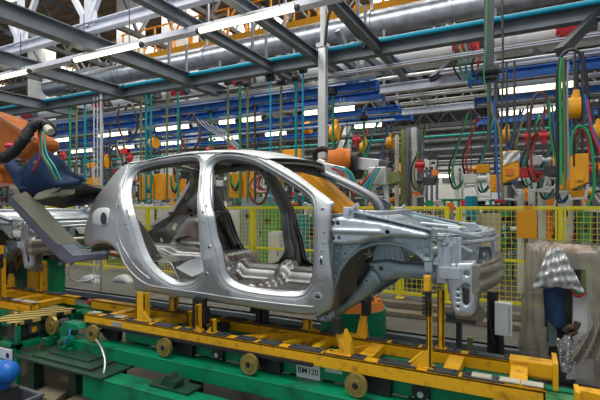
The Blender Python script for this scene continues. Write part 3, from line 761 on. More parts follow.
# bottom left corner
m = MB(); a = P(-9,372,Y=1.95); m.cyl(a+Vector((-.10,0,0)), a+Vector((.12,.06,0)), .088, n=24); m.ball(a+Vector((.12,.06,0)), .086); m.box(a.x-.02,a.x+.06,1.88,2.05,a.z-.16,a.z-.06)
bm_ = thing('electric_motor', 'bright blue motor at the lower left corner', 'motor', (a.x, 1.95, 0))
m.build('motor_housing', M_bluemot, bm_)
m = MB(); c = P(9,355,Y=2.1); m.box(c.x-.12,c.x+.05,2.09,2.10,c.z-.04,c.z+.05); m.build('mounting_plate', M_white, bm_, bevel=.004)
m = MB(); m.cyl((c.x,2.085,c.z),(c.x,2.09,c.z),.02); m.build('bolt', M_blk, bm_)
m = MB(); m.box(a.x-.05,a.x+.08,1.85,2.12,0,a.z-.15); m.box(c.x-.03,c.x+.0,2.10,2.13,0,c.z); m.build('motor_stand', M_dgrey, bm_)
bn = thing('parts_bin', 'grey plastic parts bin at the lower left corner below the blue motor', 'bin', (-3.45,2.0,.0))
c = P(25,392,Z=.22)
x0,x1,y0,y1 = c.x-.22,c.x+.16,c.y-.32,c.y+.04
m = MB(); m.box(x0,x1,y0,y1,.0,.02); m.box(x0,x0+.015,y0,y1,.02,.22); m.box(x1-.015,x1,y0,y1,.02,.22); m.box(x0,x1,y0,y0+.015,.02,.22); m.box(x0,x1,y1-.015,y1,.02,.22)
m.box(x0-.015,x1+.015,y1-.01,y1+.012,.205,.225); m.box(x1-.01,x1+.015,y0,y1,.205,.225); m.build('bin_shell', M_bin, bn, bevel=.003)
m = MB()
for k in range(9): m.ball((R.uniform(x0+.05,x1-.05),R.uniform(y0+.05,y1-.05),.06),.035,8,6)
o = m.build('contents', M_copper, bn); o['kind'] = 'stuff'
m = MB(); m.tube([P(44,338,Z=.45),P(38,352,Z=.3),P(28,372,Z=.1),P(14,380,Z=.02)], .008)
tag(m.build('cable', M_ho), 'thin olive cable drooping from the striped motor frame', 'cable')

for i_, q in enumerate(([(36,392),(62,376),(84,379),(52,402)],[(62,402),(86,390),(108,402)])):
    pp = [P(u, v, Z=.06) for u, v in q]; m = MB(); m.prism(pp, (0,0,-.05)); tag(m.build('floor_plate', M_wood), ['tan plate on the floor right of the grey bin','second tan plate at the bottom edge'][i_], 'plate')
# ================================================================== WELDING ROBOT AT LEFT
rb = thing('welding_robot', 'orange robot at the left edge holding a long bent welding gun under a navy cover', 'robot', (-5.6, 1.9, 0))
A = lambda u, v, Y: P(u, v, Y=Y)
def slab(pts, w, t_, m1, m2, name, parent):
    """bent arm: plate path with cream top and violet side"""
    m = MB()
    n = len(pts); q = []
    for i, p in enumerate(pts):
        d = (pts[min(i+1,n-1)]-pts[max(i-1,0)]).normalized(); r = Vector((.4,.9,0)).normalized(); r = (r-d*r.dot(d)).normalized(); up = r.cross(d).normalized()
        if up.z < 0: up = -up
        q.append([p-r*w/2-up*t_/2, p+r*w/2-up*t_/2, p+r*w/2+up*t_/2, p-r*w/2+up*t_/2])
    for i in range(n-1):
        for k in range(4):
            m.m = 0 if k == 2 else 1
            a_, b_, c_, d_ = q[i][k], q[i][(k+1) % 4], q[i+1][(k+1) % 4], q[i+1][k]
            m.add([a_, b_, c_, d_], [(0,1,2,3)])
    m.add(q[0], [(3,2,1,0)]); m.add(q[-1], [(0,1,2,3)])
    return m.build(name, [m1, m2], parent, fix=False)
def G(u, v, dy=0): return P(u, v, Y=2.5+(u-10)/94*.75+dy)
def gprism(pts, dy, ext, mt, name, bev=.006):
    m = MB(); a_ = [G(u, v, dy) for u, v in pts]; n_ = len(a_); b_ = [p+Vector((.35,.94,0))*ext for p in a_]
    m.add(a_+b_, [list(range(n_)), list(range(2*n_-1, n_-1, -1))]+[(k_, n_+k_, n_+(k_+1) % n_, (k_+1) % n_) for k_ in range(n_)])
    return m.build(name, mt, rb, bevel=bev)
g = gprism([(10.5,196),(31,188.5),(34,203),(72.5,243),(58,245),(52,240)], -.01, .06, M_cream, 'gun_arm')
g['label'] = 'cream sheet-covered sloping arm of the welding gun'
gprism([(7,202),(10.5,196),(52,240),(58,245),(70,256),(96,254.5),(106,254),(106,259.5),(85,261),(67,263.5),(58,258),(41,240)], .0, .03, M_purple, 'gun_arm_side')
gprism([(58,244.5),(72.5,242.5),(81,249.5),(104,248.5),(106,254.5),(96,255),(70,256.5)], .01, .06, M_body2, 'gun_elbow')
m = MB(); m.tube([A(104,252,3.4),A(118,255,3.5),A(128,258,3.6)],.035,r2=.02); m.build('electrode_arm', M_copper, rb)
m = MB(); m.tube([A(62,238,3.0),A(72,248,3.1),A(84,251,3.2),A(98,250,3.3)],.010); m.tube([A(66,238,3.0),A(78,247,3.1),A(90,248,3.2),A(100,249,3.3)],.010); m.build('cooling_hose', M_ht, rb)
m = MB(); m.tube([A(64,239,2.98),A(75,249,3.08),A(88,252,3.18),A(99,252,3.3)],.010); m.build('cooling_hose', M_white, rb)
m = MB(); m.prism([A(15,196,2.66),A(8,186,2.6),A(38,178,2.6),A(62,186,2.7),A(60,194,2.7),A(36,200,2.66),A(28,193,2.64)],(.02,.14,.0)); m.build('gun_head_plate', M_cream, rb, bevel=.01)
m = MB(); m.prism([A(33,200,2.66),A(58,192,2.68),A(63,185,2.7),A(90,190,3.3),A(97,193,3.35),A(88,204,3.25),A(62,208,2.9),A(42,206,2.75)],(.05,.20,.03)); m.build('gun_transformer_cover', M_dgrey, rb, bevel=.02)
# navy cover: folded cloth shape
def cloth(i, j):
    top = [A(34,166,2.5), A(38,156,2.5), A(46,150,2.5), A(56,158,2.55), A(68,169,2.7), A(84,180,2.9)]
    bot = [A(32,196,2.45), A(36,193,2.45), A(46,188,2.45), A(58,187,2.5), A(72,184,2.7), A(84,182,2.9)]
    k = i*5; a_ = int(min(k,4)); t_ = k-a_
    p = top[a_].lerp(top[a_+1], t_); q = bot[a_].lerp(bot[a_+1], t_)
    r = p.lerp(q, j); r.y -= .10*math.sin(math.pi*j)+.02*math.sin(i*17+j*4); return r
m = MB(); m.grid(cloth, 24, 12); m.build('navy_cover', M_bluecloth, rb, solid=.06)
def cloth2(i, j):
    p = A(8,166,2.45).lerp(A(20,160,2.5), i); q = A(24,192,2.4).lerp(A(38,190,2.45), i); r = p.lerp(q, j); r.y -= .06*math.sin(math.pi*i); return r
m = MB(); m.grid(cloth2, 8, 8); m.build('navy_cover', M_bluecloth, rb, solid=.05)
# valve cluster in the gap
for k in range(10):
    m = MB(); c = A(20+R.uniform(0,16), 160+R.uniform(0,18), 2.36+R.uniform(0,.06)); m.ball(c, R.uniform(.02,.035), 8, 6) if k % 2 else m.cyl(c, c+Vector((R.uniform(-.08,.08),-.02,R.uniform(-.08,.08))), .015, n=8)
    m.build('gun_valve', M_dgrey, rb)
m = MB()
pth = [A(-8,160,2.3),A(4,158,2.3),A(14,152,2.3),A(24,140,2.3),A(31,128,2.35),A(40,123,2.4),A(50,126,2.45),A(52,134,2.5)]
m.tube(pth,.042,12)
for k in range(len(pth)-1):
    for t_ in (.1,.6): c = pth[k].lerp(pth[k+1], t_); d = (pth[k+1]-pth[k]).normalized(); m.cyl(c-d*.012, c+d*.012, .05, n=14)
m.build('dress_pack_hose', M_blk, rb)
m = MB(); m.cyl(A(47,128,2.4),A(51,132,2.4),.035); m.build('hose_flange', M_cream, rb)
for cm, o_ in ((M_hr,0),(M_hg,3),(M_ht,6),(M_dgrey,1.5)):
    m = MB(); m.tube([A(38+o_,126,2.42),A(39+o_,142,2.38),A(40+o_*1.2,155,2.36),A((34 if cm==M_hr else 46)+o_*1.4,170 if cm==M_hr else 166,2.34),A((32 if cm==M_hr else 52)+o_*1.5,171 if cm==M_hr else 180,2.36)],.007); m.build('hose', cm, rb)
m = MB(); m.prism([A(-30,105,2.6),A(2,116,2.6),A(34,138,2.6),A(34,147,2.6),A(18,160,2.6),A(5,172,2.6),A(-30,170,2.6)],(0,.28,0)); m.build('upper_arm', M_orin, rb, bevel=.04)
m = MB(); m.bar(A(-2,116,2.56),A(35,139,2.56),.02,.03); m.build('arm_edge', M_copper, rb, bevel=.006)
m = MB(); m.ball(A(10,146,2.55),.05,sq=(1.4,1,.6)); m.build('red_cap', M_red, rb)
# robot column off the frame, so that the arm is carried
m = MB(); m.cyl((-5.6,2.3,0),(-5.6,2.3,.5),.35,n=24); m.cyl((-5.6,2.3,.5),(-5.6,2.3,.9),.28,.24,n=24); m.bar((-5.6,2.4,.85),(-5.45,2.55,2.1),.28,.34); m.cyl((-5.5,2.35,2.05),(-5.5,2.85,2.05),.2,n=20); m.bar((-5.5,2.74,2.05),(-4.9,2.74,2.1),.24,.3)
m.build('robot_column', M_or, rb, bevel=.03)
m = MB(); m.tube([A(70,262,3.1),A(68,272,3.2),A(72,280,3.3),A(85,281,3.5),A(100,276,3.8)],.012); tag(m.build('hose', M_white), 'pale hose looping under the bent gun elbow', 'hose')
m = MB(); m.tube([A(38,250,4.2),A(48,255,4.1),A(52,262,4.1),A(56,272,4.2),A(60,282,4.5)],.016); tag(m.build('hose', M_hr), 'red-brown hose hanging left of the gun elbow', 'hose')

# ================================================================== GENERIC ROBOT
def robot(name_label, B, pts, cols, sc=1.0, yellow_link=False):
    t = thing('industrial_robot', name_label, 'robot', B)
    B = Vector(B); S_, E, W, T = [Vector(p) for p in pts]
    m = MB(); m.cyl(B, B+Vector((0,0,.42*sc)), .42*sc, n=28); m.build('pedestal', cols[0], t, bevel=.01)
    m = MB(); m.cyl(B+Vector((0,0,.42*sc)), B+Vector((0,0,.52*sc)), .40*sc,.36*sc, n=28)
    for k in range(8):
        a = k*math.pi/4; c = B+Vector((math.cos(a)*.35*sc, math.sin(a)*.35*sc, .52*sc)); m.cyl(c, c+Vector((0,0,.02)), .02, n=6)
    m.build('base_ring', cols[1], t, bevel=.01)
    m = MB(); m.cyl(B+Vector((0,0,.52*sc)), B+Vector((0,0,.80*sc)), .27*sc,.22*sc,n=24); m.box(B.x-.25*sc,B.x+.25*sc,B.y-.15*sc,B.y+.15*sc,.6*sc+B.z,S_.z); m.build('turret', cols[2], t, bevel=.02)
    ax = Vector((0,1,0))
    m = MB(); m.cyl(S_-ax*.24*sc, S_+ax*.24*sc, .17*sc, n=22); m.cyl(S_-ax*.27*sc, S_-ax*.22*sc, .11*sc, n=18); m.build('shoulder_joint', cols[2], t, bevel=.01)
    m = MB(); m.bar(S_, E, .15*sc, .26*sc, up=(1,0,0), w2=.13*sc, h2=.19*sc); m.build('lower_arm', cols[1], t, bevel=.03*sc)
    m = MB(); m.cyl(E-ax*.17*sc, E+ax*.17*sc, .15*sc, n=22); m.build('elbow_joint', cols[1], t, bevel=.01)
    d = (W-E).normalized()
    m = MB(); m.cyl(E-d*.18*sc, E+d*.25*sc, .13*sc,.11*sc, n=18); m.cyl(E+d*.2*sc, W, .10*sc, .07*sc, n=18); m.build('upper_arm', cols[1], t)
    m = MB(); m.cyl(E-d*.34*sc, E-d*.18*sc, .07*sc,n=14); m.cyl(E-d*.30*sc+ax*.09*sc, E-d*.16*sc+ax*.09*sc, .045*sc,n=12); m.cyl(W-ax*.08*sc, W+ax*.08*sc,.08*sc,n=16); m.build('wrist_motor', M_dgrey, t, bevel=.005)
    m = MB(); m.bar(W, T, .10*sc, .14*sc); m.box(T.x-.1*sc,T.x+.1*sc,T.y-.12*sc,T.y+.12*sc,T.z-.22*sc,T.z-.02*sc); m.bar(T+Vector((.06,0,-.2))*sc, T+Vector((.1,0,-.5))*sc,.05*sc,.05*sc); m.bar(T+Vector((-.08,0,-.2))*sc, T+Vector((-.1,0,-.45))*sc,.04*sc,.04*sc)
    m.build('welding_gun', M_alu, t, bevel=.006)
    m = MB(); m.tube([S_+Vector((.1,-.2,.1))*sc, S_.lerp(E,.5)+Vector((.2,-.22,.05))*sc, E+Vector((.15,-.2,.2))*sc, E.lerp(W,.6)+Vector((0,-.15,.22))*sc, W+Vector((0,-.1,.1))*sc],.035*sc); m.build('dress_pack', M_blk, t)
    return t
# main robot behind the body
bx_ = P(353, 330, Y=5.35)
rr = robot('orange robot on a green drum behind the car body, reaching over its windscreen opening', (bx_.x, 5.35, 0),
      [(bx_.x+.05,5.35,.95), P(312,178,Y=5.15), P(336,161,Y=4.95), P(380,166,Y=4.9)], [M_grn, M_or, M_blk])
m = MB(); a = P(306,172,Y=4.95); b = P(352,214,Y=5.0); m.bar(a, b, .20,.30, up=(0,1,0), w2=.18, h2=.34); m.build('yellow_cover', M_yel2, rr, bevel=.05)
m = MB(); a = P(328,158,Y=4.7); m.cyl(a, P(350,158,Y=4.8), .09, .11, n=20); m.ball(P(341,157,Y=4.75),.11); m.build('orange_forearm', M_or, rr, bevel=.01)
m = MB(); a = P(322,167,Y=4.6); m.bar(a, P(345,172,Y=4.7), .16,.10); m.cyl(P(318,166,Y=4.6),P(324,168,Y=4.6),.09,n=16); m.build('motor_block', M_alu, rr, bevel=.01)
m = MB(); m.box(*sorted((P(364,165,Y=5.0).x, P(377,165,Y=5.0).x)), 5.0, 5.15, P(370,171,Y=5.0).z, P(370,159,Y=5.0).z); m.build('white_module', M_white, rr, bevel=.008)
m = MB(); m.cyl(P(360,166,Y=4.95),P(353,166,Y=4.95),.16,n=20); m.build('black_joint', M_blk, rr, bevel=.01); m = MB(); m.cyl(P(389,170,Y=4.95),P(378,167,Y=4.95),.10,n=16); m.build('black_joint', M_blk, rr, bevel=.01)
m = MB(); m.prism([P(376,178,Y=4.9),P(398,170,Y=4.9),P(400,182,Y=4.9),P(384,186,Y=4.9)],(0,.1,0)); m.build('olive_bracket', M_ho, rr, bevel=.01)
for cm, du in ((M_ht,0),(M_hb,3),(M_hr,-4),(M_hg,5)):
    m = MB(); m.tube([P(328+du,166,Y=4.6),P(345+du,172,Y=4.55),P(352+du,186,Y=4.55),P(360+du,196,Y=4.6),P(366+du,184,Y=4.6),P(378+du*.3,168,Y=4.65)],.014); m.build('hose', cm, rr)

# ================================================================== PLASTIC WRAPPED ROBOT AT RIGHT
wr = thing('wrapped_robot', 'robot shrouded in dull translucent plastic film at the right edge', 'robot', (.35, 4.9, 0))
WY = 4.6
def shroud(i, j):
    # i around (0..1 closed), j from top to bottom
    a = 2*math.pi*i
    c = P(570, 300, Y=WY+.35)
    hw = .39+.05*j; hd = .33
    zt = 1.36-.02*math.cos(a)
    rx = math.copysign(abs(math.cos(a))**.6, math.cos(a)); ry = math.copysign(abs(math.sin(a))**.6, math.sin(a))
    x = c.x+.02+rx*hw; y = WY+.36+ry*hd
    z = zt-(zt-.12)*j
    w = .025*math.sin(a*9+j*6)*j + .015*math.sin(a*17-j*9)
    if j < .10: 
        k = (j/.10)**.5; x = c.x+.02+rx*hw*(.72+.28*k); y = WY+.36+ry*hd*(.72+.28*k); z = zt-.03*(1-(1-k)**2)-.08*j*8*.3
    return Vector((x+w*rx, y+w*ry, z))
m = MB(); NU, NV = 96, 40
vs = [shroud(i/NU, j/NV) for j in range(NV+1) for i in range(NU)]
fs = []
for j in range(NV):
    for i in range(NU):
        q = (j*NU+i, j*NU+(i+1)%NU, (j+1)*NU+(i+1)%NU, (j+1)*NU+i)
        c = sum((vs[k] for k in q), Vector())/4
        d = c-Vector((0,0,CH)); s_ = d.dot(Vector((-SN,CS,0))); u = CX+F*d.dot(Vector((CS,SN,0)))/s_; v = HZ-F*d.z/s_
        if c.y < WY+.30 and c.z < 1.14:
            lo = .10-.0; wl = XA(544, WY)+.0+.10*max(0,(.75-c.z)); wr_ = XA(583, WY)+.12*max(0,c.z-.9)-.05*max(0,.7-c.z)
            if wl < c.x < wr_: continue
        fs.append(q)
m.add(vs, fs, True); m.add([vs[i] for i in range(NU)], [list(range(NU))])
m.build('film_shroud', M_film, wr)['label'] = 'dull beige translucent film with an open front slit'
# crumpled clear apron piece
def apron(i, j):
    a = P(548+14*i, 248, Y=WY-.02); b = P(531+54*i, 290+3*i-4*math.sin(i*3.1), Y=WY-.03)
    p = a.lerp(b, j); p.y += -.03*math.sin(math.pi*j)+R.uniform(-.006,.006)*(j > .1)+.02*math.sin(i*22+j*9)+.012*math.sin(j*25+i*5); return p
m = MB(); m.grid(apron, 22, 18); m.build('clear_film_flap', M_foil, wr, solid=.002)['label'] = 'crumpled shiny clear film flap over the front slit'
m = MB(); m.box(*sorted((P(540,243,Y=WY+.3).x, P(592,243,Y=WY+.3).x)), WY+.15, WY+.55, 1.27, 1.315); m.build('orange_top', M_or, wr, bevel=.02)
m = MB(); m.grid(lambda i, j: P(545+16*i+ (2 if j>.5 else 0)*j, 288+46*j*(.62+.38*i), Y=WY+.10+.06*math.sin(math.pi*i)*-1+.012*math.sin(i*9+j*5)), 14, 16)
m.build('navy_sleeve', M_bluecloth, wr, solid=.05)['label'] = 'navy cloth sleeve over the robot arm'
m = MB(); m.prism([P(547.5,318,Y=WY+.16),P(556.5,318,Y=WY+.16),P(557.5,347,Y=WY+.16),P(548.5,347,Y=WY+.16)],(0,.12,0)); m.build('pale_blue_link', M_rail, wr, bevel=.01)
m = MB(); m.prism([P(573,290,Y=WY+.1),P(584,290,Y=WY+.1),P(593,318,Y=WY+.1),P(594,380,Y=WY+.1),P(566,380,Y=WY+.1),P(572,372,Y=WY+.1)],(0,.10,0)); m.build('white_column', M_white, wr, bevel=.012)['label'] = 'white upright plate'
m = MB(); m.tube([P(565,331,Y=WY+.02),P(570,327,Y=WY),P(575,328,Y=WY),P(578,322,Y=WY)],.028); m.tube([P(567,334,Y=WY+.02),P(572,334,Y=WY),P(577,331,Y=WY)],.02); m.build('cable_grip', M_brown, wr)
m = MB(); m.tube([P(572,291,Y=WY+.06),P(578,296,Y=WY+.04),P(585,291,Y=WY+.06)],.02); m.build('red_ring', M_red, wr)
m = MB(); m.tube([P(574,289,Y=WY+.05),P(579,293,Y=WY+.03),P(584,289,Y=WY+.05)],.016); m.build('green_ring', M_hg, wr)
m = MB(); m.box(*sorted((P(562,300,Y=WY+.2).x,P(571,300,Y=WY+.2).x)), WY+.2,WY+.3,.95,1.2); m.build('terminal_block', M_dgrey, wr, bevel=.004)
m = MB(); m.box(*sorted((P(545,300,Y=WY+.4).x,P(580,300,Y=WY+.4).x)), WY+.3,WY+.6,0,1.25); m.build('robot_base', M_dgrey, wr, bevel=.03)
def film2(i, j):
    p = P(556+14*i+6*j, 340+34*j-6*i, Y=WY-.05); p.y += .04*math.sin(i*12+j*7); return p
m = MB(); m.grid(film2, 12, 12, False); m.build('film_tail', M_foil, wr, solid=.002)
def film3(i, j):
    p = P(580+26*i-14*j*(1-i), 340+ (0-30*i)+46*j*(.6+.4*i), Y=WY-.25); p.y += .05*math.sin(i*14+j*6); return p
m = MB(); m.grid(film3, 16, 14, False); m.build('film_tail', M_film, wr, solid=.003)

# control post + white box
t = thing('control_post', 'black upright post with a white electrical box, right of the nose', 'post', (XA(492,4.5), 4.5, 0))
zt = P(492,292,Y=4.5).z
m = MB(); m.box(XA(487,4.5), XA(497.5,4.5), 4.5, 4.58, 0, zt); m.box(XA(487,4.5)-.03, XA(497.5,4.5)+.03, 4.47, 4.61, 0, .03); m.build('post', M_blk, t, bevel=.004)
m = MB(); m.box(XA(494.5,4.4), XA(512,4.4), 4.4, 4.49, P(500,335.5,Y=4.4).z, P(500,303,Y=4.4).z); q = m.build('electrical_box', M_white, t, bevel=.006)
m = MB(); m.box(XA(509,4.4), XA(509.5,4.4), 4.395, 4.4, P(500,333,Y=4.4).z, P(500,305,Y=4.4).z); m.build('door_seam', M_dgrey, q)
m = MB(); m.tube([P(500,336,Y=4.45),P(501,345,Y=4.45),P(501,356,Y=4.45)],.03); m.build('cable_gland', M_blk, t)
m = MB(); m.tube([P(488,300,Y=4.46),P(490,325,Y=4.46),P(495,345,Y=4.46)],.006); m.build('post_cable', M_dgrey, t)
# stubs standing on platform
m = MB(); a = P(470,350,Z=.1); m.cyl((a.x,a.y,0),(a.x,a.y,P(470,337,Y=a.y).z),.03,n=12); tag(m.build('short_post', M_ho), 'short olive stub post behind the far skid runner', 'post')
# black tray under bracket
m = MB(); a = P(466,318,Y=3.9); m.box(XA(446,3.9),XA(476,3.9),3.9,4.3,P(460,323,Y=3.9).z,P(460,313,Y=3.9).z); m.box(XA(455,4.0),XA(460,4.0),4.05,4.15,0,P(460,322,Y=3.9).z); m.box(XA(446,3.9)-.02,XA(476,3.9)+.02,3.88,3.9,P(460,317,Y=3.9).z,P(460,313,Y=3.9).z)
tag(m.build('drip_tray', M_dgrey, bevel=.006), 'dark tray on a leg beyond the nose bracket', 'tray')

# ================================================================== SETTING: FLOOR, PLATFORM, FENCE
m = MB(); m.box(-45, 14, -4, 40, -.1, 0); struct(m.build('floor', M_conc))
m = MB(); m.box(-16, 6, 5.45, 7.9, .02, .15); m.box(-16,6,5.45,5.47,.0,.15); struct(m.build('trim_1', M_plat, bevel=.005))
m = MB(); m.box(-16, 6, 5.36, 5.45, .03, .13); struct(m.build('trim_2', M_plat2, bevel=.005))
m = MB(); m.box(-2.6, 3, 6.15, 6.32, .15, .22); m.box(-2.6,3,6.7,6.8,.15,.24); tag(m.build('timber_baulk', M_wood, bevel=.01), 'worn brown timber baulks on the grey platform behind the nose', 'timber')
mz = [(85,.0),(118,.0)]
for i, u in enumerate((87, 120)):
    a = P(u, 280, Z=.2); m = MB()
    m.grid(lambda i_, j: Vector((a.x-.25+.5*i_, a.y+.16*j, .15+.16*math.sin(math.pi*i_)*.9)), 12, 1); m.grid(lambda i_, j: Vector((a.x-.25+.5*i_, a.y, .15+.145*math.sin(math.pi*i_)*j)), 12, 1)
    tag(m.build('cable_ramp', M_white, solid=.01), ['grey humped cable cover on the platform below the gun elbow','grey humped cable cover on the platform below the rear wheel arch'][i], 'cable cover', 'cable covers')
m = MB()
for k in range(3): m.tube([P(58+k,276,Z=.17)+Vector((.1*math.cos(a)*(.5+k*.3), .12*math.sin(a)*(.5+k*.3), .01*k)) for a in [q*.8 for q in range(9)]], .012)
tag(m.build('coiled_hose', M_hb), 'blue hose coiled on the floor behind the striped cover', 'hose')

FYY = 7.44
def fpost(x, parent): 
    m = MB(); m.box(x-.03,x+.03,FYY-.03,FYY+.03,.15,1.70); m.box(x-.07,x+.07,FYY-.07,FYY+.07,.15,.165); return m.build('fence_post', M_fence, parent, bevel=.004)
xs = [-13.8,-12.3,-10.85,-9.35,-7.85,-6.4,-4.94,-3.45,-1.957,-1.16,.4,1.9,3.4]
for i in range(len(xs)-1):
    a, b = xs[i], xs[i+1]
    if i == 9: a += .14
    nm = {8:'narrow gate panel of yellow wire fence behind the front wheel arch', 9:'yellow wire fence panel right of the double post, behind the nose', 10:'yellow wire fence panel behind the plastic-wrapped robot', 11:'yellow wire fence panel at the right edge'}.get(i, 'yellow wire fence panel, %s along the line' % ORD[i])
    t = thing('fence_panel', nm, 'fence', ((a+b)/2, FYY, .15), 'yellow safety fence')
    fpost(a, t)
    if i in (8,): fpost(b-.02, t)
    m = MB()
    for z in (.24, 1.685): m.box(a+.03,b-.03,FYY-.02,FYY+.02,z-.025,z+.025)
    m.box(a+.04,b-.04,FYY-.015,FYY+.015,.86,.90)
    m.box(a+.04,a+.07,FYY-.015,FYY+.015,.26,1.67); m.box(b-.07,b-.04,FYY-.015,FYY+.015,.26,1.67)
    m.build('frame', M_fence, t, bevel=.003)
    m = MB(); x = a+.12
    while x < b-.08: m.box(x-.0035,x+.0035,FYY-.0035,FYY+.0035,.26,1.67); x += .082
    z = .33
    while z < 1.66: m.box(a+.05,b-.05,FYY-.003,FYY+.003,z-.0035,z+.0035); z += .082
    m.build('wire_mesh', M_fence, t)
# yellow plate hung on the fence
t = thing('hanging_plate', 'blank yellow plate hooked over the fence top right of the nose', 'plate', (XA(527,7.38),7.38,1.0))
m = MB(); m.box(XA(516.5,7.37),XA(537,7.37),7.37,7.385,P(527,238.5,Y=7.37).z,P(527,211,Y=7.37).z); m.build('plate', M_yel2, t, bevel=.004)
m = MB()
for u in (525.5,531): m.box(XA(u,7.37)-.02,XA(u,7.37)+.02,7.38,7.40,P(527,213,Y=7.37).z,1.74); m.box(XA(u,7.37)-.02,XA(u,7.37)+.02,7.38,7.48,1.725,1.74)
m.build('hook', M_yel2, t)

# ================================================================== OVERHEAD STEEL
H = lambda h: CH+h
def top(o, label, cat, group=None): return tag(o, label, cat, group)
xb = [(-6.42,'nearest the left edge, second low one'),(-4.84,'from the top left corner to above the roof'),(-3.32,'above the rear door'),(-2.56,'crossing left of the silver column'),(-1.71,'crossing right of the silver column'),(-8.6,'far left behind the lamps')]
for x, d in xb:
    q = .19 if x < -4 else .12
    m = MB(); m.ibeam((x,1.2,H(2.03)),(x,9.5,H(2.03)),q,q*.8)
    top(m.build('cross_girder', M_beam), 'dark grey overhead girder ' + d, 'girder', 'overhead cross girders')
YB = YK(.178*.98, 2.02)   # teal line
YB = 5.51
m = MB(); m.ibeam((-16,YB,H(2.03)),(3,YB,H(2.03)),.16,.13); top(m.build('long_girder', M_beam), 'long grey overhead girder below the teal pipe', 'girder')
pt = thing('teal_pipe', 'bright teal pipe clamped along the long overhead girder', 'pipe', (-6,YB-.09,H(2.09)))
m = MB(); m.cyl((-16,YB-.09,H(2.11)),(3,YB-.09,H(2.11)),.030,n=14); m.build('pipe', M_teal, pt)
for x in (-8,-6.3,-4.9,-3.4,-1.9,-.4,1.0):
    m = MB(); m.cyl((x-.02,YB-.09,H(2.11)),(x+.02,YB-.09,H(2.11)),.038,n=14); m.box(x-.02,x+.02,YB-.10,YB-.0,H(2.055),H(2.075)); m.build('pipe_clamp', M_dgrey, pt)
# pale truss along the top left with diagonals
ty = 3.75
t = thing('roof_truss', 'pale blue-grey lattice truss running across the top left corner', 'truss', (-5,ty,H(2.2)))
m = MB(); m.ibeam((-9,ty,H(2.28)),(-2.5,ty,H(2.28)),.13,.10); m.build('bottom_chord', M_lav, t)
for x in (-6.45,-5.0,-3.7): 
    m = MB(); m.bar((x,ty,H(2.3)),(x,ty,H(3.6)),.07,.07); m.build('upright', M_lav, t)
    m = MB(); m.bar((x,ty,H(2.32)),(x-.75,ty,H(3.4)),.06,.06); m.build('diagonal', M_lav, t)
    m = MB(); m.bar((x,ty,H(2.32)),(x+.65,ty,H(3.4)),.06,.06); m.build('diagonal', M_lav, t)
    m = MB(); m.box(x-.14,x+.14,ty-.02,ty+.02,H(2.3),H(2.48)); m.build('gusset_plate', M_lav, t)
# lamp row near
LY = 3.62; LH = 1.85
m = MB(); m.bar((-9,LY+.10,H(LH)+.07),(1,LY+.10,H(LH)+.07),.09,.06); m.bar((-9,LY+.28,H(LH)+.12),(1,LY+.28,H(LH)+.12),.03,.03)
top(m.build('cable_tray', M_lav), 'long pale metal tray carrying the near fluorescent lamps', 'cable tray')
def lamp(x0, x1, Y, z, r, label, group):
    t = thing('fluorescent_lamp', label, 'lamp', ((x0+x1)/2, Y, z), group)
    m = MB(); m.cyl((x0,Y,z),(x1,Y,z),r,n=12); m.build('tube', M_lamp, t)
    for xx in (x0-.04, x1):
        m = MB(); m.cyl((xx,Y,z),(xx+.04,Y,z),r*1.12,n=12); m.build('end_cap', M_dgrey, t)
    m = MB(); m.box(x0,x1,Y-r*.8,Y+r*.8,z+r*.9,z+r*1.6); m.build('housing', M_alu, t)
    for q in (.15,.85):
        m = MB(); m.cyl((x0+(x1-x0)*q,Y,z+r*1.5),(x0+(x1-x0)*q,Y,z+.55),.006,n=6); m.build('hanger_rod', M_dgrey, t)
for i, (u0, u1) in enumerate(((-38,28),(75,140),(200,295))):
    x0, x1 = XA(u0, LY), XA(u1, LY)
    if i == 0: x1 = XA(28, LY); x0 = x1-1.13
    lamp(x0, x1, LY, H(LH), .027, ['fluorescent lamp cut by the left edge, nearest row','large fluorescent lamp at upper left, middle of the nearest row','large fluorescent lamp at top centre, right end of the nearest row'][i], 'near fluorescent lamps')
row1 = [(54,70),(100,129),(157,190),(220,236),(243,262),(305,318),(333,355),(500,575)]
row2 = [(50,58),(72,93),(112,135),(162,182),(210,239),(266,287),(355,382),(500,555)]
for rn, row, k, nm in ((0,row1,.110,'upper'),(1,row2,.089,'lower')):
    Y = YK(k, 1.7)
    for i, (a, b) in enumerate(row):
        lamp(XA(a,Y), XA(b,Y), Y, H(1.7), .040, 'fluorescent lamp under the blue beams, %s in the %s distant row' % (ordn(i,len(row)), nm), 'distant fluorescent lamps')
    m = MB(); m.box(-22,XA(395,Y),Y-.03,Y+.03,H(1.76),H(1.80)); top(m.build('cable_tray', M_alu), 'thin bright tray above the %s distant lamp row, left part' % nm, 'cable tray')
    m = MB(); m.box(XA(498,Y),4,Y-.03,Y+.03,H(1.76),H(1.80)); top(m.build('cable_tray', M_alu), 'thin bright tray above the %s distant lamp row, right part' % nm, 'cable tray')
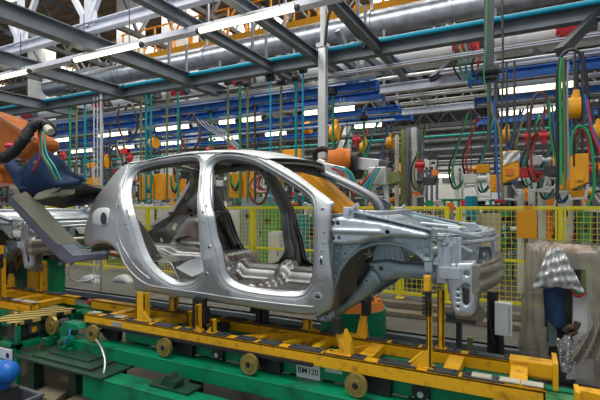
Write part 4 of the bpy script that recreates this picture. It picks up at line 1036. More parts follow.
# blue conveyor beams
def blue(k, u0, u1, h, hh, label):
    Y = YK(k, h); x0 = -24 if u0 is None else XA(u0, Y); x1 = 5 if u1 is None else XA(u1, Y)
    t = thing('blue_beam', label, 'beam', ((x0+x1)/2, Y, H(h)), 'blue overhead beams')
    m = MB(); m.bar((x0,Y,H(h)),(x1,Y,H(h)),.04,hh); m.bar((x0,Y-.03,H(h)+hh/2),(x1,Y-.03,H(h)+hh/2),.10,.015); m.bar((x0,Y-.03,H(h)-hh/2),(x1,Y-.03,H(h)-hh/2),.10,.015); m.build('web', M_blue, t)
    m = MB(); x = x0+.4
    while x < x1 and x > -40:
        for dz in (-.02,.02): m.cyl((x,Y-.035,H(h)+dz),(x,Y-.02,H(h)+dz),.010,n=6); m.cyl((x+.06,Y-.035,H(h)+dz),(x+.06,Y-.02,H(h)+dz),.010,n=6)
        x += .8
    m.build('bolts', M_alu, t)
    for q in range(3):
        xx = (x1-.3-q*1.9) if u1 is not None else (x0+.3+q*1.9)
        m = MB(); m.box(xx-.02,xx+.02,Y-.02,Y+.02,H(h)+hh/2,H(h)+1.5); m.build('drop_hanger', M_beam, t)
    e = x1 if u1 is not None else x0
    m = MB(); m.box(e-.02,e+.02,Y-.07,Y+.07,H(h)-hh*.75,H(h)+hh*.75); m.build('end_plate', M_blue, t)
blue(.132,None,377,1.8,.09,'blue beam ending right of the silver column, topmost on the left')
blue(.121,None,383,1.8,.11,'blue beam ending a little further right, second from top on the left')
blue(.104,None,400,1.8,.10,'blue beam over the distant lamps, third from top on the left')
blue(.094,None,412,1.8,.10,'blue beam ending at the grey ducts, fourth from top on the left')
blue(.084,None,330,1.8,.08,'blue beam lowest on the left above the hanging hoses')
blue(.125,470,None,1.8,.13,'blue beam at upper right, topmost on the right')
blue(.104,476,None,1.8,.11,'blue beam at right, middle of three')
blue(.0835,478,None,1.8,.13,'blue beam at right, lowest of three')
def lav(k, u0, u1, h, hh, label, mt=M_lav):
    Y = YK(k, h); m = MB(); m.ibeam((XA(u0,Y),Y,H(h)),(XA(u1,Y),Y,H(h)),hh,.12); top(m.build('rail_girder', mt), label, 'girder', 'overhead rail girders')
lav(.1262,380,470,1.85,.13,'pale lavender girder joining the upper blue beams')
lav(.116,378,500,1.85,.05,'thin bright rail under the pale lavender girder',M_alu)
lav(.100,402,474,1.85,.12,'pale lavender girder joining the lower blue beams')
lav(.108,400,600,1.85,.05,'second thin bright rail under the lavender girders',M_alu)
lav(.142,-40,375,1.9,.05,'thin bright rail above the left blue beams',M_alu)
lav(.150,330,640,1.95,.04,'slim grey rail under the silver duct at right',M_lav)
lav(.136,440,640,1.95,.06,'slim lavender rail above the right blue beams',M_lav)
# white tube with red motors
ry, rh = 7.0, .3435*7.0
tb = thing('hoist_rail', 'white segmented overhead tube carrying red motors', 'hoist rail', (-5,ry,H(rh)))
m = MB(); m.cyl((-18,ry,H(rh)),(3,ry,H(rh)),.10,n=16); m.build('tube', M_white, tb)
for k in range(24): m = MB(); x = -17+k*.84; m.cyl((x-.05,ry,H(rh)),(x+.05,ry,H(rh)),.112,n=16); m.build('coupling_band', M_lav, tb)
red_u = [30,102,152,180,244,284,468,574]
for i, u in enumerate(red_u):
    x = XA(u, ry-.12); t = thing('hoist_motor', 'red hoist motor on the white overhead tube, ' + ordn(i,len(red_u)), 'motor', (x, ry-.12, H(rh)-.15), 'red hoist motors')
    L = .17
    m = MB(); m.cyl((x-L,ry-.16,H(rh)),(x+L,ry-.16,H(rh)),.13,n=20); m.cyl((x-L-.04,ry-.16,H(rh)),(x-L,ry-.16,H(rh)),.10,n=18); m.build('drum', M_red, t, bevel=.01)
    m = MB(); m.cyl((x+L,ry-.16,H(rh)),(x+L+.08,ry-.16,H(rh)),.115,n=18); m.box(x-.14,x+.02,ry-.33,ry-.30,H(rh)+.0,H(rh)+.06); m.build('end_bell', M_dgrey, t, bevel=.008)
# big silver duct
DY, DH, DR = 10.0, 4.30, .29
dt = thing('ventilation_duct', 'big silver spiral ventilation duct across the upper picture', 'duct', (-8,DY,H(DH)))
m = MB(); m.cyl((-15.5,DY,H(DH)),(6,DY,H(DH)),DR,n=40)
x = -15.5
while x < 6: m.tube([(x+.0,DY+math.cos(a)*DR,H(DH)+math.sin(a)*DR) for a in [q*math.pi/10 for q in range(21)]], .006, 4, spline=False); x += .16
m.build('duct_pipe', M_silver, dt)
for u in (208,285,372,452,540):
    x = XA(u, DY); m = MB(); m.cyl((x-.035,DY,H(DH)),(x+.035,DY,H(DH)),DR+.03,n=36); m.box(x-.03,x+.03,DY-.03,DY+.03,H(DH)+DR,H(DH)+1.6); m.build('duct_collar', M_silver, dt)
# upper yellow gantry
gy = 11.5; gh = .468*gy
gt = thing('gantry_walkway', 'yellow railed gantry walkway above the silver duct', 'walkway', (-9,gy,H(gh)))
m = MB(); m.box(-13.5,5,gy-.06,gy+.06,H(gh)-.10,H(gh)+.10); m.box(-13.5,5,gy,gy+1.0,H(gh)-.10,H(gh)-.06); m.build('walkway_beam', M_yel2, gt)
m = MB(); x = -13.4
while x < 5: m.box(x-.02,x+.03,gy-.03,gy+.03,H(gh),H(gh)+1.0); m.box(x-.03,x+.03,gy+1.0,gy+1.06,H(gh)-.1,H(gh)+1.0); x += .8
for z in (.5,1.0): m.box(-13.5,5,gy-.02,gy+.02,H(gh)+z-.02,H(gh)+z+.02); m.box(-13.5,5,gy+1.0,gy+1.05,H(gh)+z-.025,H(gh)+z+.025)
m.build('railing', M_yel2, gt)
m = MB(); x = -12
while x < 4: m.bar((x,gy+.5,H(gh)-.1),(x+1.2,gy+.5,H(gh)+1.6),.05,.05); x += 2.4
m.build('stair_strings', M_yel2, gt)
# white columns up high
for i, (u0, u1, d) in enumerate(((29,46,'at far left'),(118,129,'left of the big white one'),(163,190,'behind the gantry, widest'),(128,136,'thin one beside it'))):
    Y = 13.2; m = MB(); m.box(XA(u0,Y),XA(u1,Y),Y,Y+.5,0,11); m.box(XA(u0,Y)-.04,XA(u0,Y)+.05,Y-.04,Y,0,11)
    top(m.build('building_column', M_white), 'tall pale steel building column ' + d, 'column', 'building columns')
# roof, skylights, far wall
m = MB(); m.box(-60,20,4.5,42,10.8,10.9)
for k in range(60): m.box(-60,20,4.6+k*.62,4.72+k*.62,10.68,10.8)
struct(m.build('ceiling', M_roof))
n = 0
for x0 in (-38,-30,-22,-14,-6,2):
    for y0 in (9,17,25):
        n += 1; m = MB(); m.box(x0,x0+3.6,y0,y0+2.2,10.60,10.66); struct(m.build('window_%d' % n, M_sky))
m = MB(); m.box(-60,20,40,40.2,0,10.8); struct(m.build('wall_back', M_wall))
m = MB(); m.box(-60,-59.8,-4,40,0,10.8); struct(m.build('wall_left', M_wall))
# lattice roof trusses
for i, x in enumerate((-26,-21,-16.5,-12.5,-9.2,-6,-3,0,3)):
    t = thing('roof_truss', 'dark lattice roof truss high above, %s' % ordn(i,9), 'truss', (x,20,7.8), 'roof trusses')
    m = MB(); m.box(x-.08,x+.08,9,39,7.8,7.95); m.box(x-.08,x+.08,9,39,9.6,9.75); m.build('chords', M_dgrey, t)
    m = MB(); y = 9.2
    while y < 38.5: m.bar((x,y,7.9),(x,y+1.1,9.7),.09,.09); m.bar((x,y+1.1,9.7),(x,y+2.2,7.9),.09,.09); y += 2.2
    m.build('lattice', M_beam if i % 2 else M_dgrey, t)
for i, (z, y) in enumerate(((8.1,14),(7.2,18),(6.4,22),(5.6,27),(4.9,31),(5.9,24),(4.2,34))):
    m = MB(); m.box(-59.8,12,y-.08,y+.08,z,z+.22)
    x = -50
    while x < 12: m.bar((x,y,z+.1),(x+.6,y,z+.85),.05,.05); m.bar((x+.6,y,z+.85),(x+1.2,y,z+.1),.05,.05); x += 1.2
    m.box(-50,12,y-.06,y+.06,z+.8,z+.9)
    top(m.build('lattice_girder', M_dgrey if i % 2 else M_beam), ['dark distant lattice girder, uppermost','dark distant lattice girder, second from top','dark distant lattice girder, third from top','dark distant lattice girder, fifth from top','dark distant lattice girder, sixth from top','dark distant lattice girder, fourth from top','dark distant lattice girder, lowest over the office'][i], 'girder', 'distant lattice girders')
# dark diagonal struts centre top
struts = [((332,2),(362,36),4.8),((338,30),(358,80),6.4),((385,55),(420,80),6.5),((432,79),(455,60),6.5),((345,60),(372,82),6.2),((365,55),(400,85),6.6),((560,52),(600,12),5.0),((530,50),(556,66),6.8),((240,62),(300,88),6.1),((20,60),(60,82),6.0)]
for i, ((u0,v0),(u1,v1),Y) in enumerate(struts):
    m = MB(); m.bar(P(u0,v0,Y=Y), P(u1,v1,Y=Y+.6), .09, .09)
    top(m.build('diagonal_strut', M_beam if i % 3 else M_dgrey), 'dark slanting overhead strut ' + ['left of the silver column top','crossing the silver column','under the duct, right of centre','leaning right above the lavender girder','just right of the silver column, upper','just right of the silver column, lower','at the top right corner','under the white tube at right','above the roof skin','at far left under the girders'][i], 'strut', 'slanting struts')
# columns and verticals
CY = 5.3
sc1 = thing('steel_column', 'shiny silver column coming down behind the windscreen opening', 'column', (XA(323,CY),CY,0))
cx = XA(323,CY)
m = MB(); m.box(cx-.055,cx+.055,CY-.05,CY+.05,P(323,159,Y=CY).z,P(323,46,Y=CY).z); m.build('shaft', M_alu, sc1, bevel=.012)
m = MB(); m.cyl((cx,CY,P(323,46,Y=CY).z),(cx,CY,H(2.9)),.035,n=12); m.box(cx-.07,cx+.07,CY-.07,CY+.07,P(323,48,Y=CY).z,P(323,44,Y=CY).z); m.build('upper_pipe', M_white, sc1)
m = MB(); m.tube([P(335,0,Y=CY-.15),P(328,18,Y=CY-.15),P(325,45,Y=CY-.15)],.02); m.build('black_cable', M_blk, sc1)
for i, (u, r_, mt, d) in enumerate(((94,.012,M_white,'leftmost thin one'),(97.5,.012,M_white,'middle thin one'),(101.5,.03,M_alu,'thickest'))):
    Y = 5.5; x = XA(u,Y); m = MB(); m.cyl((x,Y,0),(x,Y,P(u,80 if i == 2 else 97,Y=Y).z),r_,n=12)
    if i == 0:
        for k in range(12): m.box(x,XA(97.5,Y),Y-.005,Y+.005,1.6+k*.14,1.61+k*.14)
    top(m.build('vertical_conduit', mt), 'pale vertical conduit behind the rear pillar, ' + d, 'conduit', 'pale vertical conduits')
ducts = [(338,351,122,151,11,M_alu,'silver vertical duct above the orange forearm'),(401,406,130,206,9.5,M_ho,'narrow olive vertical pipe right of the robot'),(406,412,128,206,9.8,M_beam,'dark vertical pipe beside the olive one'),(411,417,128,206,9.6,M_alu,'pale vertical pipe with orange band'),(417,424,130,206,9.8,M_beam,'dark vertical pipe, rightmost of the group'),(395,399,135,206,9.3,M_cream,'cream vertical pipe, leftmost of the group'),(454,459,163,200,16,M_white,'distant white column left of the fence post pair'),(461,464,165,200,16,M_alu,'distant bright column beside the white one')]
for u0,u1,v0,v1,Y,mt,d in ducts:
    x0,x1 = XA(u0,Y),XA(u1,Y); t_ = P(u0,v0,Y=Y).z
    m = MB(); m.cyl(((x0+x1)/2,Y,P(u0,158,Y=Y).z if u0==338 else 0),((x0+x1)/2,Y,t_),(x1-x0)/2*1.05,n=20)
    for k in (.35,.6,.85): z = t_*k+(1.2 if u0==338 else 0); m.cyl(((x0+x1)/2,Y,min(z,t_-.1)),((x0+x1)/2,Y,min(z,t_-.1)+.05),(x1-x0)/2*1.2,n=20)
    top(m.build('vertical_duct', mt), d, 'duct', 'vertical ducts')
m = MB(); x = XA(414,9.45); m.cyl((x,9.6,P(414,198,Y=9.6).z),(x,9.6,P(414,192,Y=9.6).z),.10,n=20); top(m.build('marker_band', M_or), 'orange band around the pale vertical pipe', 'band')
# dark long post at right top
t = thing('hanger_post', 'dark vertical hanger post at the upper right', 'post', (XA(489,5.0),5.0,1.8))
m = MB(); x = XA(489,5.0); m.box(x-.045,x+.045,4.96,5.04,P(489,75,Y=5).z,P(489,-20,Y=5).z); m.cyl((x,5,P(489,150,Y=5).z),(x,5,P(489,75,Y=5).z),.02,n=10); m.build('post', M_dgrey, t)
m = MB(); m.box(x-.07,x+.07,4.94,5.06,P(489,80,Y=5).z,P(489,70,Y=5).z); m.cyl((x-.1,4.95,P(489,72,Y=5).z),(x+.1,4.95,P(489,72,Y=5).z),.05,n=12); m.build('pulley_block', M_blk, t, bevel=.01)

# ================================================================== HANGING HOSES
hosegrp = 'hanging service hoses'
vert = [(47,150,5.6,M_hg),(70,92,5.6,M_hg),(76.5,92,5.6,M_ho),(85,95,5.6,M_ht),(110,108,6.5,M_brown),(141,90,5.8,M_ho),(146,92,5.8,M_ht),(151,88,5.8,M_ht),(167,90,5.8,M_ho),(178,90,5.8,M_ht),(211,112,6.8,M_hg),(228,84,5.9,M_ho),(240,84,5.9,M_hg),(247.5,86,5.9,M_ho),(255,105,6.8,M_brown),(270.5,80,5.6,M_teal),(281,84,5.9,M_ho),(296,80,5.9,M_ht),(303,72,5.6,M_teal),(333,95,6.2,M_hg),(364,120,6.6,M_hg)]
names = {id(M_hg):'green',id(M_ho):'olive',id(M_ht):'teal-green',id(M_brown):'brown',id(M_teal):'bright teal'}
cnt = {}
tot = {}
for a in vert: tot[id(a[3])] = tot.get(id(a[3]),0)+1
for u, v0, Y, mt in vert:
    i = cnt.get(id(mt),0); cnt[id(mt)] = i+1
    a = P(u, v0, Y=Y); t = thing('supply_hose', 'vertical %s supply hose hanging behind the body, %s of that colour' % (names[id(mt)], ordn(i, tot[id(mt)])), 'hose', (a.x, Y, 1.2), hosegrp)
    zb = P(u, 203 if u > 130 else 200, Y=Y).z
    m = MB(); m.cyl((a.x,Y,zb),(a.x,Y,a.z),.020 if mt != M_teal else .013,n=10); m.build('hose', mt, t)
    m = MB(); m.cyl((a.x-.05,Y,a.z+.03),(a.x+.05,Y,a.z+.03),.05,n=12); m.box(a.x-.02,a.x+.02,Y-.03,Y+.03,a.z,a.z+.12)
    m.build('roller_hanger', M_blk, t)
# looping cable bundles
def loop(us, Y, mt, r_, label, grp='cable loops'):
    m = MB(); m.tube([P(a,b,Y=Y) for a,b in us], r_, 7); top(m.build('cable_loop', mt), label, 'cable', grp)
for i,(uc,vc) in enumerate(((190,128),(128,118),(258,182),(113,160))):
    loop([(uc-9,vc-14),(uc-10,vc+6),(uc-4,vc+20),(uc+5,vc+20),(uc+10,vc+4),(uc+3,vc-14),(uc-3,vc-8)],6.0+.1*i,M_brown,.022,['brown cable loop above the rear door','brown cable loop above the D pillar','tangled cable coil seen through the front door opening','brown cable loop left of the D pillar'][i])
for k,mt in enumerate((M_copper,M_white,M_red,M_brown,M_alu)):
    loop([(255+k*2,176),(250+k*3,186),(260+k*2,193-k),(272-k,188),(270+k,176),(262,172+k)],6.9+k*.05,mt,.018,'thin %s strand of the tangle seen through the front door opening' % ['copper','white','red','dark brown','silver'][k])
for k in range(6):
    loop([(196+k*5,118+k*2),(206+k*6,128+k*3),(226+k*4,140+k*3)],6.7,M_lav,.012,'thin pale slanting cable over the roof, %s' % ordn(k,6))
# right hose arches
for i,(pts,mt,r_,Y,l) in enumerate([
    ([(557,200),(558,150),(557,90),(560,60),(570,50),(580,54),(585,70),(590,120),(596,150)],M_blk,.016,4.6,'black hose arching at the upper right'),
    ([(561,185),(561,140),(560,80),(562,58)],M_hg,.013,4.55,'green hose dropping from the arch, at left of it'),
    ([(565,190),(565,150),(564,100),(563,60)],M_ho,.013,4.6,'olive hose dropping beside the green one'),
    ([(568,180),(568,140),(567,100),(568,62)],M_rail,.010,4.6,'grey-blue hose dropping from the arch'),
    ([(587,100),(592,130),(600,150),(606,170)],M_red,.013,4.5,'red hose at the right edge'),
    ([(585,95),(590,122),(597,140),(604,160)],M_hb,.013,4.5,'blue hose at the right edge beside the red one'),
    ([(528,160),(530,120),(534,98),(541,93),(547,100),(551,130),(556,160)],M_brown,.018,6.0,'brown hose arch right of the hanger post'),
    ([(549,100),(551,135),(556,160),(564,168)],M_hg,.014,5.9,'thin green hose swinging toward the yellow box'),
    ([(552,105),(555,135),(560,162),(566,166)],M_hb,.012,5.9,'thin blue hose swinging toward the yellow box'),
    ([(571,155),(572,138),(576,128),(583,127),(590,138),(593,160),(594,190),(588,205)],M_hg,.016,5.6,'green loop over the right yellow box'),
    ([(573,155),(574,140),(578,131),(584,131),(588,142),(590,160)],M_hr,.014,5.65,'red loop over the right yellow box'),
    ([(489,90),(492,112),(499,128),(501,150),(502,200)],M_ho,.013,5.0,'olive hose by the hanger post'),
    ([(502,0),(503,60),(502,110),(501,150),(503,205)],M_dgrey,.012,5.2,'dark cable running down right of the hanger post'),
    ([(494,100),(496,140),(497,165),(499,200)],M_hb,.012,5.0,'thin blue cable by the hanger post'),
    ([(487,0),(486,50),(484,75),(488,100)],M_hg,.007,4.9,'thin green cable left of the hanger post'),
    ([(533,100),(530,120),(529,150)],M_hr,.014,6.2,'thin red hose behind the brown arch')]):
    loop(pts,Y,mt,r_,l,'right side hoses')
for i in range(6):
    u = 452+i*6; loop([(u,42),(u+4,55),(u+2,68),(u+9,80)],6.2,[M_blk,M_hg,M_ht,M_blk,M_hr,M_blk][i],.014,'short cable dangling over the red motor at upper right, '+ordn(i,6),'upper right dangling cables')
for i in range(16):
    u = 455+i*2; 
    m = MB(); m.bar(P(u,0,Y=7.4),P(u,20,Y=7.4),.02,.02)
# yellow balancers / tool heads
def balancer(u, v, Y, sc, label):
    c = P(u,v,Y=Y); t = thing('spring_balancer', label, 'tool balancer', c, 'yellow balancers')
    m = MB(); m.cyl(c+Vector((-.05,0,0))*sc, c+Vector((.05,0,0))*sc, .10*sc, n=20); m.bar(c, c+Vector((.02,0,.17))*sc,.09*sc,.10*sc, w2=.05*sc,h2=.05*sc); m.build('drum', M_yel2, t, bevel=.012*sc)
    m = MB(); m.cyl(c+Vector((.02,0,.15))*sc, c+Vector((.03,0,.42))*sc, .012*sc,n=8); m.cyl(c+Vector((0,0,-.08))*sc, c+Vector((0,0,-.55))*sc,.008*sc,n=6); m.build('hook_rope', M_blk, t)
for i,(u,v,Y,s_,d) in enumerate(((574,108,5.6,1.15,'big yellow balancer at right under the lamps'),(506,136,8.0,1.1,'yellow balancer above the left hanging box'),(364,168,9.0,1.3,'yellow balancer over the white robot module'),(390,163,9.0,1.2,'yellow balancer left of the vertical pipes'),(335,133,8.5,1.6,'yellow balancer right of the silver column'),(308,128,9,1.3,'yellow balancer left of the silver column'),(597,133,6.4,1.0,'yellow balancer at the right edge'),(154,143,8,1.3,'yellow balancer above the rear roof'),(106,163,8,1.3,'yellow balancer left of the D pillar'),(290,170,9,1.4,'yellow balancer seen over the A pillar'),(552,163,9,1.0,'small yellow balancer left of the right yellow box'))):
    balancer(u,v if i<2 or i>3 else v-20,Y,s_,d)
# yellow hanging boxes
def hbox(u0,u1,v0,v1,Y,label,slant=0,film=False,hang=True):
    x0,x1 = XA(u0,Y),XA(u1,Y); zt = P(u0,v0,Y=Y).z; zb = P(u0,v1,Y=Y).z
    t = thing('control_box', label, 'control box', ((x0+x1)/2,Y,zb), 'yellow control boxes')
    m = MB(); m.prism([(x0,Y,zb),(x1,Y,zb+slant),(x1,Y,zt),(x0,Y,zt)],(0,.22,0)); q = m.build('cabinet_body', M_yel2, t, bevel=.01)
    m = MB(); w = x1-x0; m.box(x0+w*.25,x0+w*.7,Y-.02,Y,zb+(zt-zb)*.25,zb+(zt-zb)*.45); m.build('terminal_cover', M_yel if not film else M_or, q)
    if film:
        m = MB(); m.grid(lambda i,j: Vector((x0+.02+w*.95*i, Y-.015-.01*math.sin(i*9+j*7), zt-.01-(zt-zb)*.42*j*(1-.4*i))),10,8,False); m.build('loose_film', M_foil, q)
    if hang:
        m = MB(); m.cyl((x0+.05,Y+.1,zt),(x0+.05,Y+.1,H(1.7)),.014,n=8); m.cyl((x1-.05,Y+.1,zt),(x1-.05,Y+.1,H(1.7)),.014,n=8); m.build('hanger_rod', M_dgrey, t)
hbox(501.5,519,151,183.5,5.6,'yellow hanging control box with loose clear film, left of two at right',.07,True)
hbox(570,589,154,190,5.6,'plain yellow hanging control box, right of two at right',.08)
hbox(490,500.5,175,192,5.9,'small yellow box low beside the film-covered one')
hbox(560,570,173,190,5.8,'small yellow box attached left of the plain one')
for i,(a,b,v0,v1) in enumerate(((139,143.5,176,200),(143.8,153,175,198),(155,163,174,200),(169,180,175,199),(229,241,173,198),(243,250,172,198),(270,279,172,192),(281,300,150,160),(24,36,186,200),(86,95,178,190)  )):
    hbox(a,b,v0,v1,8.6,'yellow control box behind the fence, '+['first through the rear door opening','second through the rear door opening','third through the rear door opening, plain','fourth through the rear door opening','first through the front door opening','second through the front door opening, narrow','third through the front door opening, small','above the windscreen header','below the navy cover','left of the D pillar'][i])
    if i in (1,3,4):
        for k in range(2):
            loop([(a+2,v0+2),(a+3,v0+10+k*3),((a+b)/2+1,v0+14+k*3),(b-1,v0+6),(b,v0)],8.5,[M_hg,M_blk][k],.025,'%s cable slung over the %s yellow box behind the fence' % (['green','black'][k], {1:'second',3:'fourth',4:'fifth'}[i]),'cables on yellow boxes')
# ================================================================== BACKGROUND EQUIPMENT BEHIND FENCE
def cabinet(u0,u1,vt,Y,mt,label,door=True):
    x0,x1 = XA(u0,Y),XA(u1,Y); zt = P((u0+u1)/2,vt,Y=Y).z
    t = thing('control_cabinet', label, 'cabinet', ((x0+x1)/2,Y,0), 'cabinets behind the fence')
    m = MB(); m.box(x0,x1,Y,Y+.5,.08,zt); m.box(x0+.04,x1-.04,Y+.03,Y+.47,0,.08); q = m.build('cabinet_body', mt, t, bevel=.008)
    if door:
        w = (x1-x0); m = MB(); m.box(x0+.04,x1-.04,Y-.015,Y,.14,zt-.06); d = m.build('door', mt, t, bevel=.006)
        m = MB(); m.box(x0+w*.82,x0+w*.86,Y-.035,Y-.015,zt*.5,zt*.5+.12); m.build('handle', M_blk, d)
        if R.random() < .7: m = MB(); m.box(x0+w*.2,x0+w*.6,Y-.02,Y-.014,zt*.72,zt*.72+.14); m.build('display', M_screen, d)
cabs = [(128,141,204,9.2,M_white,'pale'),(157,164,206,9.4,M_lav,'grey-blue'),(182,192,195,9.3,M_white,'pale'),(226,240,210,9.5,M_lav,'grey-blue'),(241,265,197.5,9.4,M_rail,'grey-green'),(262,277,203,9.2,M_lgrn,'light green'),(268,280,232,8.9,M_lav,'grey-blue'),(286,300,215,9.4,M_teal,'teal'),(405,416,210,9.2,M_dgrey,'dark grey'),(434,446,208,9.4,M_beam,'steel grey'),(465,475,196,9.0,M_teal,'teal'),(479,500,214,9.2,M_cream,'cream'),(517,524,190,9.2,M_white,'white'),(528,535,190,9.4,M_white,'white'),(538,546,190,9.2,M_white,'white'),(560,573,185,9.4,M_white,'white'),(580,592,205,9.3,M_lgrn,'light green'),(596,608,196,9.4,M_beam,'steel grey'),(100,112,212,9.3,M_lgrn,'light green'),(70,84,214,9.4,M_beam,'steel grey'),(20,40,210,10.5,M_white,'pale')]
tot = {}; cnt = {}
cabs.sort()
for c in cabs: tot[c[5]] = tot.get(c[5],0)+1
for c in cabs:
    i = cnt.get(c[5],0); cnt[c[5]] = i+1
    cabinet(*c[:5], c[5]+' cabinet standing behind the yellow fence' + ('' if tot[c[5]] == 1 else ', %s of the %s ones' % (ordn(i,tot[c[5]]), c[5])))
# dense machinery: frames with pipes
def frame(u0,u1,vt,Y,mt,label,nv=5,nh=5):
    x0,x1 = XA(u0,Y),XA(u1,Y); zt = P((u0+u1)/2,vt,Y=Y).z
    t = thing('jig_frame', label, 'frame', ((x0+x1)/2,Y,0), 'tooling frames behind the fence')
    m = MB()
    for k in range(nv): x = x0+(x1-x0)*k/(nv-1); m.box(x-.03,x+.03,Y-.03,Y+.03,0,zt); 
    for k in range(nh): z = zt*(k+1)/nh; m.box(x0,x1,Y-.03,Y+.03,z-.03,z+.03); m.box(x0,x0+.05,Y,Y+.6,z-.03,z+.03)
    m.build('uprights', mt, t)
    for k in range(12):
        m = MB(); x = R.uniform(x0,x1); z = R.uniform(.4,zt); s_ = R.uniform(.05,.16); m.box(x-s_,x+s_,Y-.12,Y+.05,z-s_*.7,z+s_*.7); m.build('clamp_unit', R.choice([M_dgrey,M_alu,M_blk,M_white,M_dgrey]), t, bevel=.006)
    for k in range(7):
        m = MB(); x = R.uniform(x0,x1); z = R.uniform(.5,zt); s_ = R.uniform(.04,.11); (m.cyl((x,Y-.16,z),(x+s_*2,Y-.16,z),s_*.6,n=10) if k % 2 else m.box(x-s_,x+s_,Y-.2,Y-.12,z-s_,z+s_)); m.build('actuator', R.choice([M_yel2,M_red,M_or,M_blue,M_white,M_hg]), t)
    for k in range(5):
        m = MB(); x = R.uniform(x0,x1); z = R.uniform(.6,zt); m.tube([(x,Y-.15,z),(x+R.uniform(-.2,.2),Y-.25,z-.25),(x+R.uniform(-.5,.5),Y-.15,z-R.uniform(.2,.5))],.014); m.build('hose', R.choice([M_hg,M_hb,M_hr,M_blk,M_ho]), t)
k = 0
fr_l = []
u = -10
while u < 610:
    w = R.uniform(20,34); fr_l.append((u,u+w,R.uniform(150,178) if u<420 or u>505 else 200,R.choice((11.6,12.6)))); u += w*1.03
fm = [M_dgrey,M_beam,M_hg,M_lav,M_ht,M_dgrey,M_alu]
for i,(a,b,vt,Y) in enumerate(fr_l):
    frame(a,b,vt,Y,fm[i % 7],'crowded tooling frame with clamps behind the fence, %s' % (ORD[i] if i < 16 else ORD[len(fr_l)-1-i].replace('left','right').replace('leftmost','rightmost')))
# second rank robots behind the fence
for i,(u,Y) in enumerate(((60,10.6),(118,10.5),(205,10.7),(285,10.6),(378,10.5),(545,10.6),(590,10.6))):
    x = XA(u,Y)
    robot('orange robot working behind the yellow fence, '+ordn(i,7),(x,Y,0),[(x+.05,Y,.95),(x-.15+.1*(i%3),Y,1.75),(x+.55,Y-.1,1.9-.1*(i%2)),(x+.85,Y-.1,1.7)],[M_dgrey,M_or,M_or],.85)
# hanging red valves & small parts up among hoses
reds = [(57,160),(63,155),(104,156),(130,158),(210,150),(232,150),(357,140),(347,205),(420,165),(528,137),(544,136),(592,170),(40,153)]
for i,(u,v) in enumerate(sorted(reds)):
    c = P(u,v,Y=8.3); t = thing('fire_valve', 'small red valve unit in the background, '+ordn(i,13), 'valve', c, 'red valve units')
    m = MB(); m.cyl(c+Vector((-.08,0,0)),c+Vector((.08,0,0)),.06,n=12); m.box(c.x-.04,c.x+.04,c.y-.04,c.y+.04,c.z-.14,c.z+.1); m.build('valve_body', M_red, t, bevel=.008)
    m = MB(); m.cyl(c+Vector((0,0,.1)),Vector((c.x,c.y,H(1.7))),.010,n=6); m.build('feed_pipe', M_dgrey, t)
def gun(u, v, Y, mt, hm, label):
    c = P(u, v, Y=Y); t = thing('hanging_welding_gun', label, 'welding gun', c, 'hanging welding guns')
    sg = 1 if int(u) % 2 else -1
    m = MB(); m.box(c.x-.12,c.x+.10,Y-.08,Y+.08,c.z-.06,c.z+.10); m.cyl((c.x-.10*sg,Y,c.z+.02),(c.x+.26*sg,Y,c.z+.02),.05,n=12); m.build('transformer_body', mt, t, bevel=.01)
    m = MB(); m.bar((c.x+.08*sg,Y,c.z-.05),(c.x+.12*sg,Y,c.z-.30),.04,.05); m.bar((c.x+.12*sg,Y,c.z-.28),(c.x+.34*sg,Y,c.z-.30),.04,.04); m.bar((c.x+.24*sg,Y,c.z),(c.x+.34*sg,Y,c.z-.16),.04,.04); m.cyl((c.x+.33*sg,Y,c.z-.30),(c.x+.33*sg,Y,c.z-.22),.02,n=8); m.build('c_frame', M_alu, t, bevel=.006)
    m = MB(); m.cyl((c.x,Y,c.z+.08),(c.x,Y,H(1.7)),.010,n=6); m.build('suspension_rope', M_dgrey, t)
    for k, hh_ in enumerate((hm, M_blk)):
        m = MB(); m.tube([(c.x-.08,Y-.05,c.z+.06),(c.x-.22-.05*k,Y-.08,c.z-.15),(c.x-.30-.06*k,Y-.05,c.z+.25),(c.x-.16,Y,c.z+.8),(c.x-.05-.05*k,Y,H(1.65))],.018); m.build('hose', hh_, t)
gl = [(52,178),(66,186),(92,172),(112,184),(126,158),(137,168),(187,182),(218,178),(262,190),(347,184),(357,176),(370,190),(382,178),(392,188),(430,188),(471,186),(484,176),(497,190),(527,180),(535,168),(543,184),(552,178),(562,196),(577,200),(594,186)]
for i, (u, v) in enumerate(gl):
    gun(u, v-6, (8.3, 8.7, 9.0)[i % 3], [M_dgrey,M_white,M_yel2,M_dgrey,M_red,M_lav,M_blk][i % 7], [M_hg,M_hr,M_ht,M_hb,M_ho][i % 5], 'hanging spot welding gun with hoses beyond the fence, ' + ('%s half, %s' % (('left', ordn(i,9)) if i < 9 else ('right', ordn(i-9, len(gl)-9)))))
# lengthwise service pipes filling the band between boxes and blue beams
pl = [(.150,2.0,.03,M_dgrey),(.138,2.0,.025,M_alu),(.115,1.9,.03,M_dgrey),(.078,1.7,.05,M_dgrey),(.072,1.7,.03,M_ht),(.066,1.6,.06,M_dgrey),(.058,1.5,.04,M_beam),(.050,1.5,.07,M_dgrey),(.043,1.4,.05,M_beam),(.037,1.3,.06,M_dgrey),(.165,2.3,.04,M_beam),(.170,2.5,.03,M_white)]
for i,(k_,h_,r_,mt) in enumerate(pl):
    Y = YK(k_,h_); m = MB(); m.cyl((-59.8,Y,H(h_)),(7,Y,H(h_)),r_,n=10)
    top(m.build('service_pipe', mt), 'long overhead service pipe, %s' % (['eleventh','tenth','ninth','eighth','seventh','sixth','fifth','fourth','third','second','twelfth','topmost'][i]+' counted upward from the lowest'), 'pipe', 'overhead service pipes')
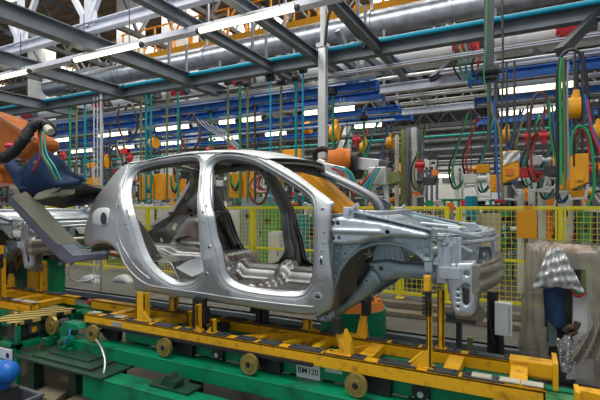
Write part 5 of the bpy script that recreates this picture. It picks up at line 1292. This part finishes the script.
# office at the far end, centre right
of = thing('office_building', 'pale office cabin with windows at the far end, right of the vertical pipes', 'office', (XA(450,20),20,0))
x0,x1 = XA(424,20),XA(503,20); m = MB(); m.box(x0,x1,20,24,0,P(450,160,Y=20).z); m.build('walls', M_white, of)
m = MB(); zb = P(450,183,Y=20).z; zt = P(450,173,Y=20).z
for k in range(5): a = x0+.15+(x1-x0)*k/5; m.box(a,a+(x1-x0)/5-.15,19.96,20,zb,zt)
m.build('window_band', M_glass, of)
m = MB(); m.box(x0,x1,19.9,20,P(450,164,Y=20).z,P(450,161,Y=20).z); m.build('roof_edge', M_dgrey, of)
lamp(XA(438,19.5),XA(451,19.5),19.5,P(445,176,Y=19.5).z,.06,'distant lamp at the office windows','office lamp')

# ================================================================== CAMERA, LIGHT
cam = bpy.data.cameras.new('Camera'); co = bpy.data.objects.new('Camera', cam); COL.objects.link(co)
co.location = (0,0,CH); co.rotation_euler = (math.pi/2,0,YAW); cam.sensor_width = 36; cam.lens = F/600*36; cam.shift_y = 7/600; cam.clip_end = 200; cam.clip_start = .05
bpy.context.scene.camera = co
def area(name, loc, rot, sx, sy, pw, col=(1,1,1)):
    l = bpy.data.lights.new(name,'AREA'); l.shape = 'RECTANGLE'; l.size = sx; l.size_y = sy; l.energy = pw; l.color = col
    o = bpy.data.objects.new(name,l); COL.objects.link(o); o.location = loc; o.rotation_euler = rot; return o
area('hall_light', (-3,1.0,6.5), (0,0,0), 9, 3, 300, (1,.97,.9))
area('hall_light', (-6,7.2,6.8), (0,0,0), 14, 3, 420, (1,.96,.88))
area('hall_light', (-8,16,9.5), (0,0,0), 26, 8, 1500, (1,.95,.85))
w = bpy.data.worlds.new('World'); bpy.context.scene.world = w; w.use_nodes = True
w.node_tree.nodes['Background'].inputs[0].default_value = (.86,.93,1,1); w.node_tree.nodes['Background'].inputs[1].default_value = .38
vs_ = bpy.context.scene.view_settings; vs_.view_transform = 'Standard'; vs_.look = 'None'; vs_.gamma = 1; vs_.use_curve_mapping = False; vs_.exposure = 0.42
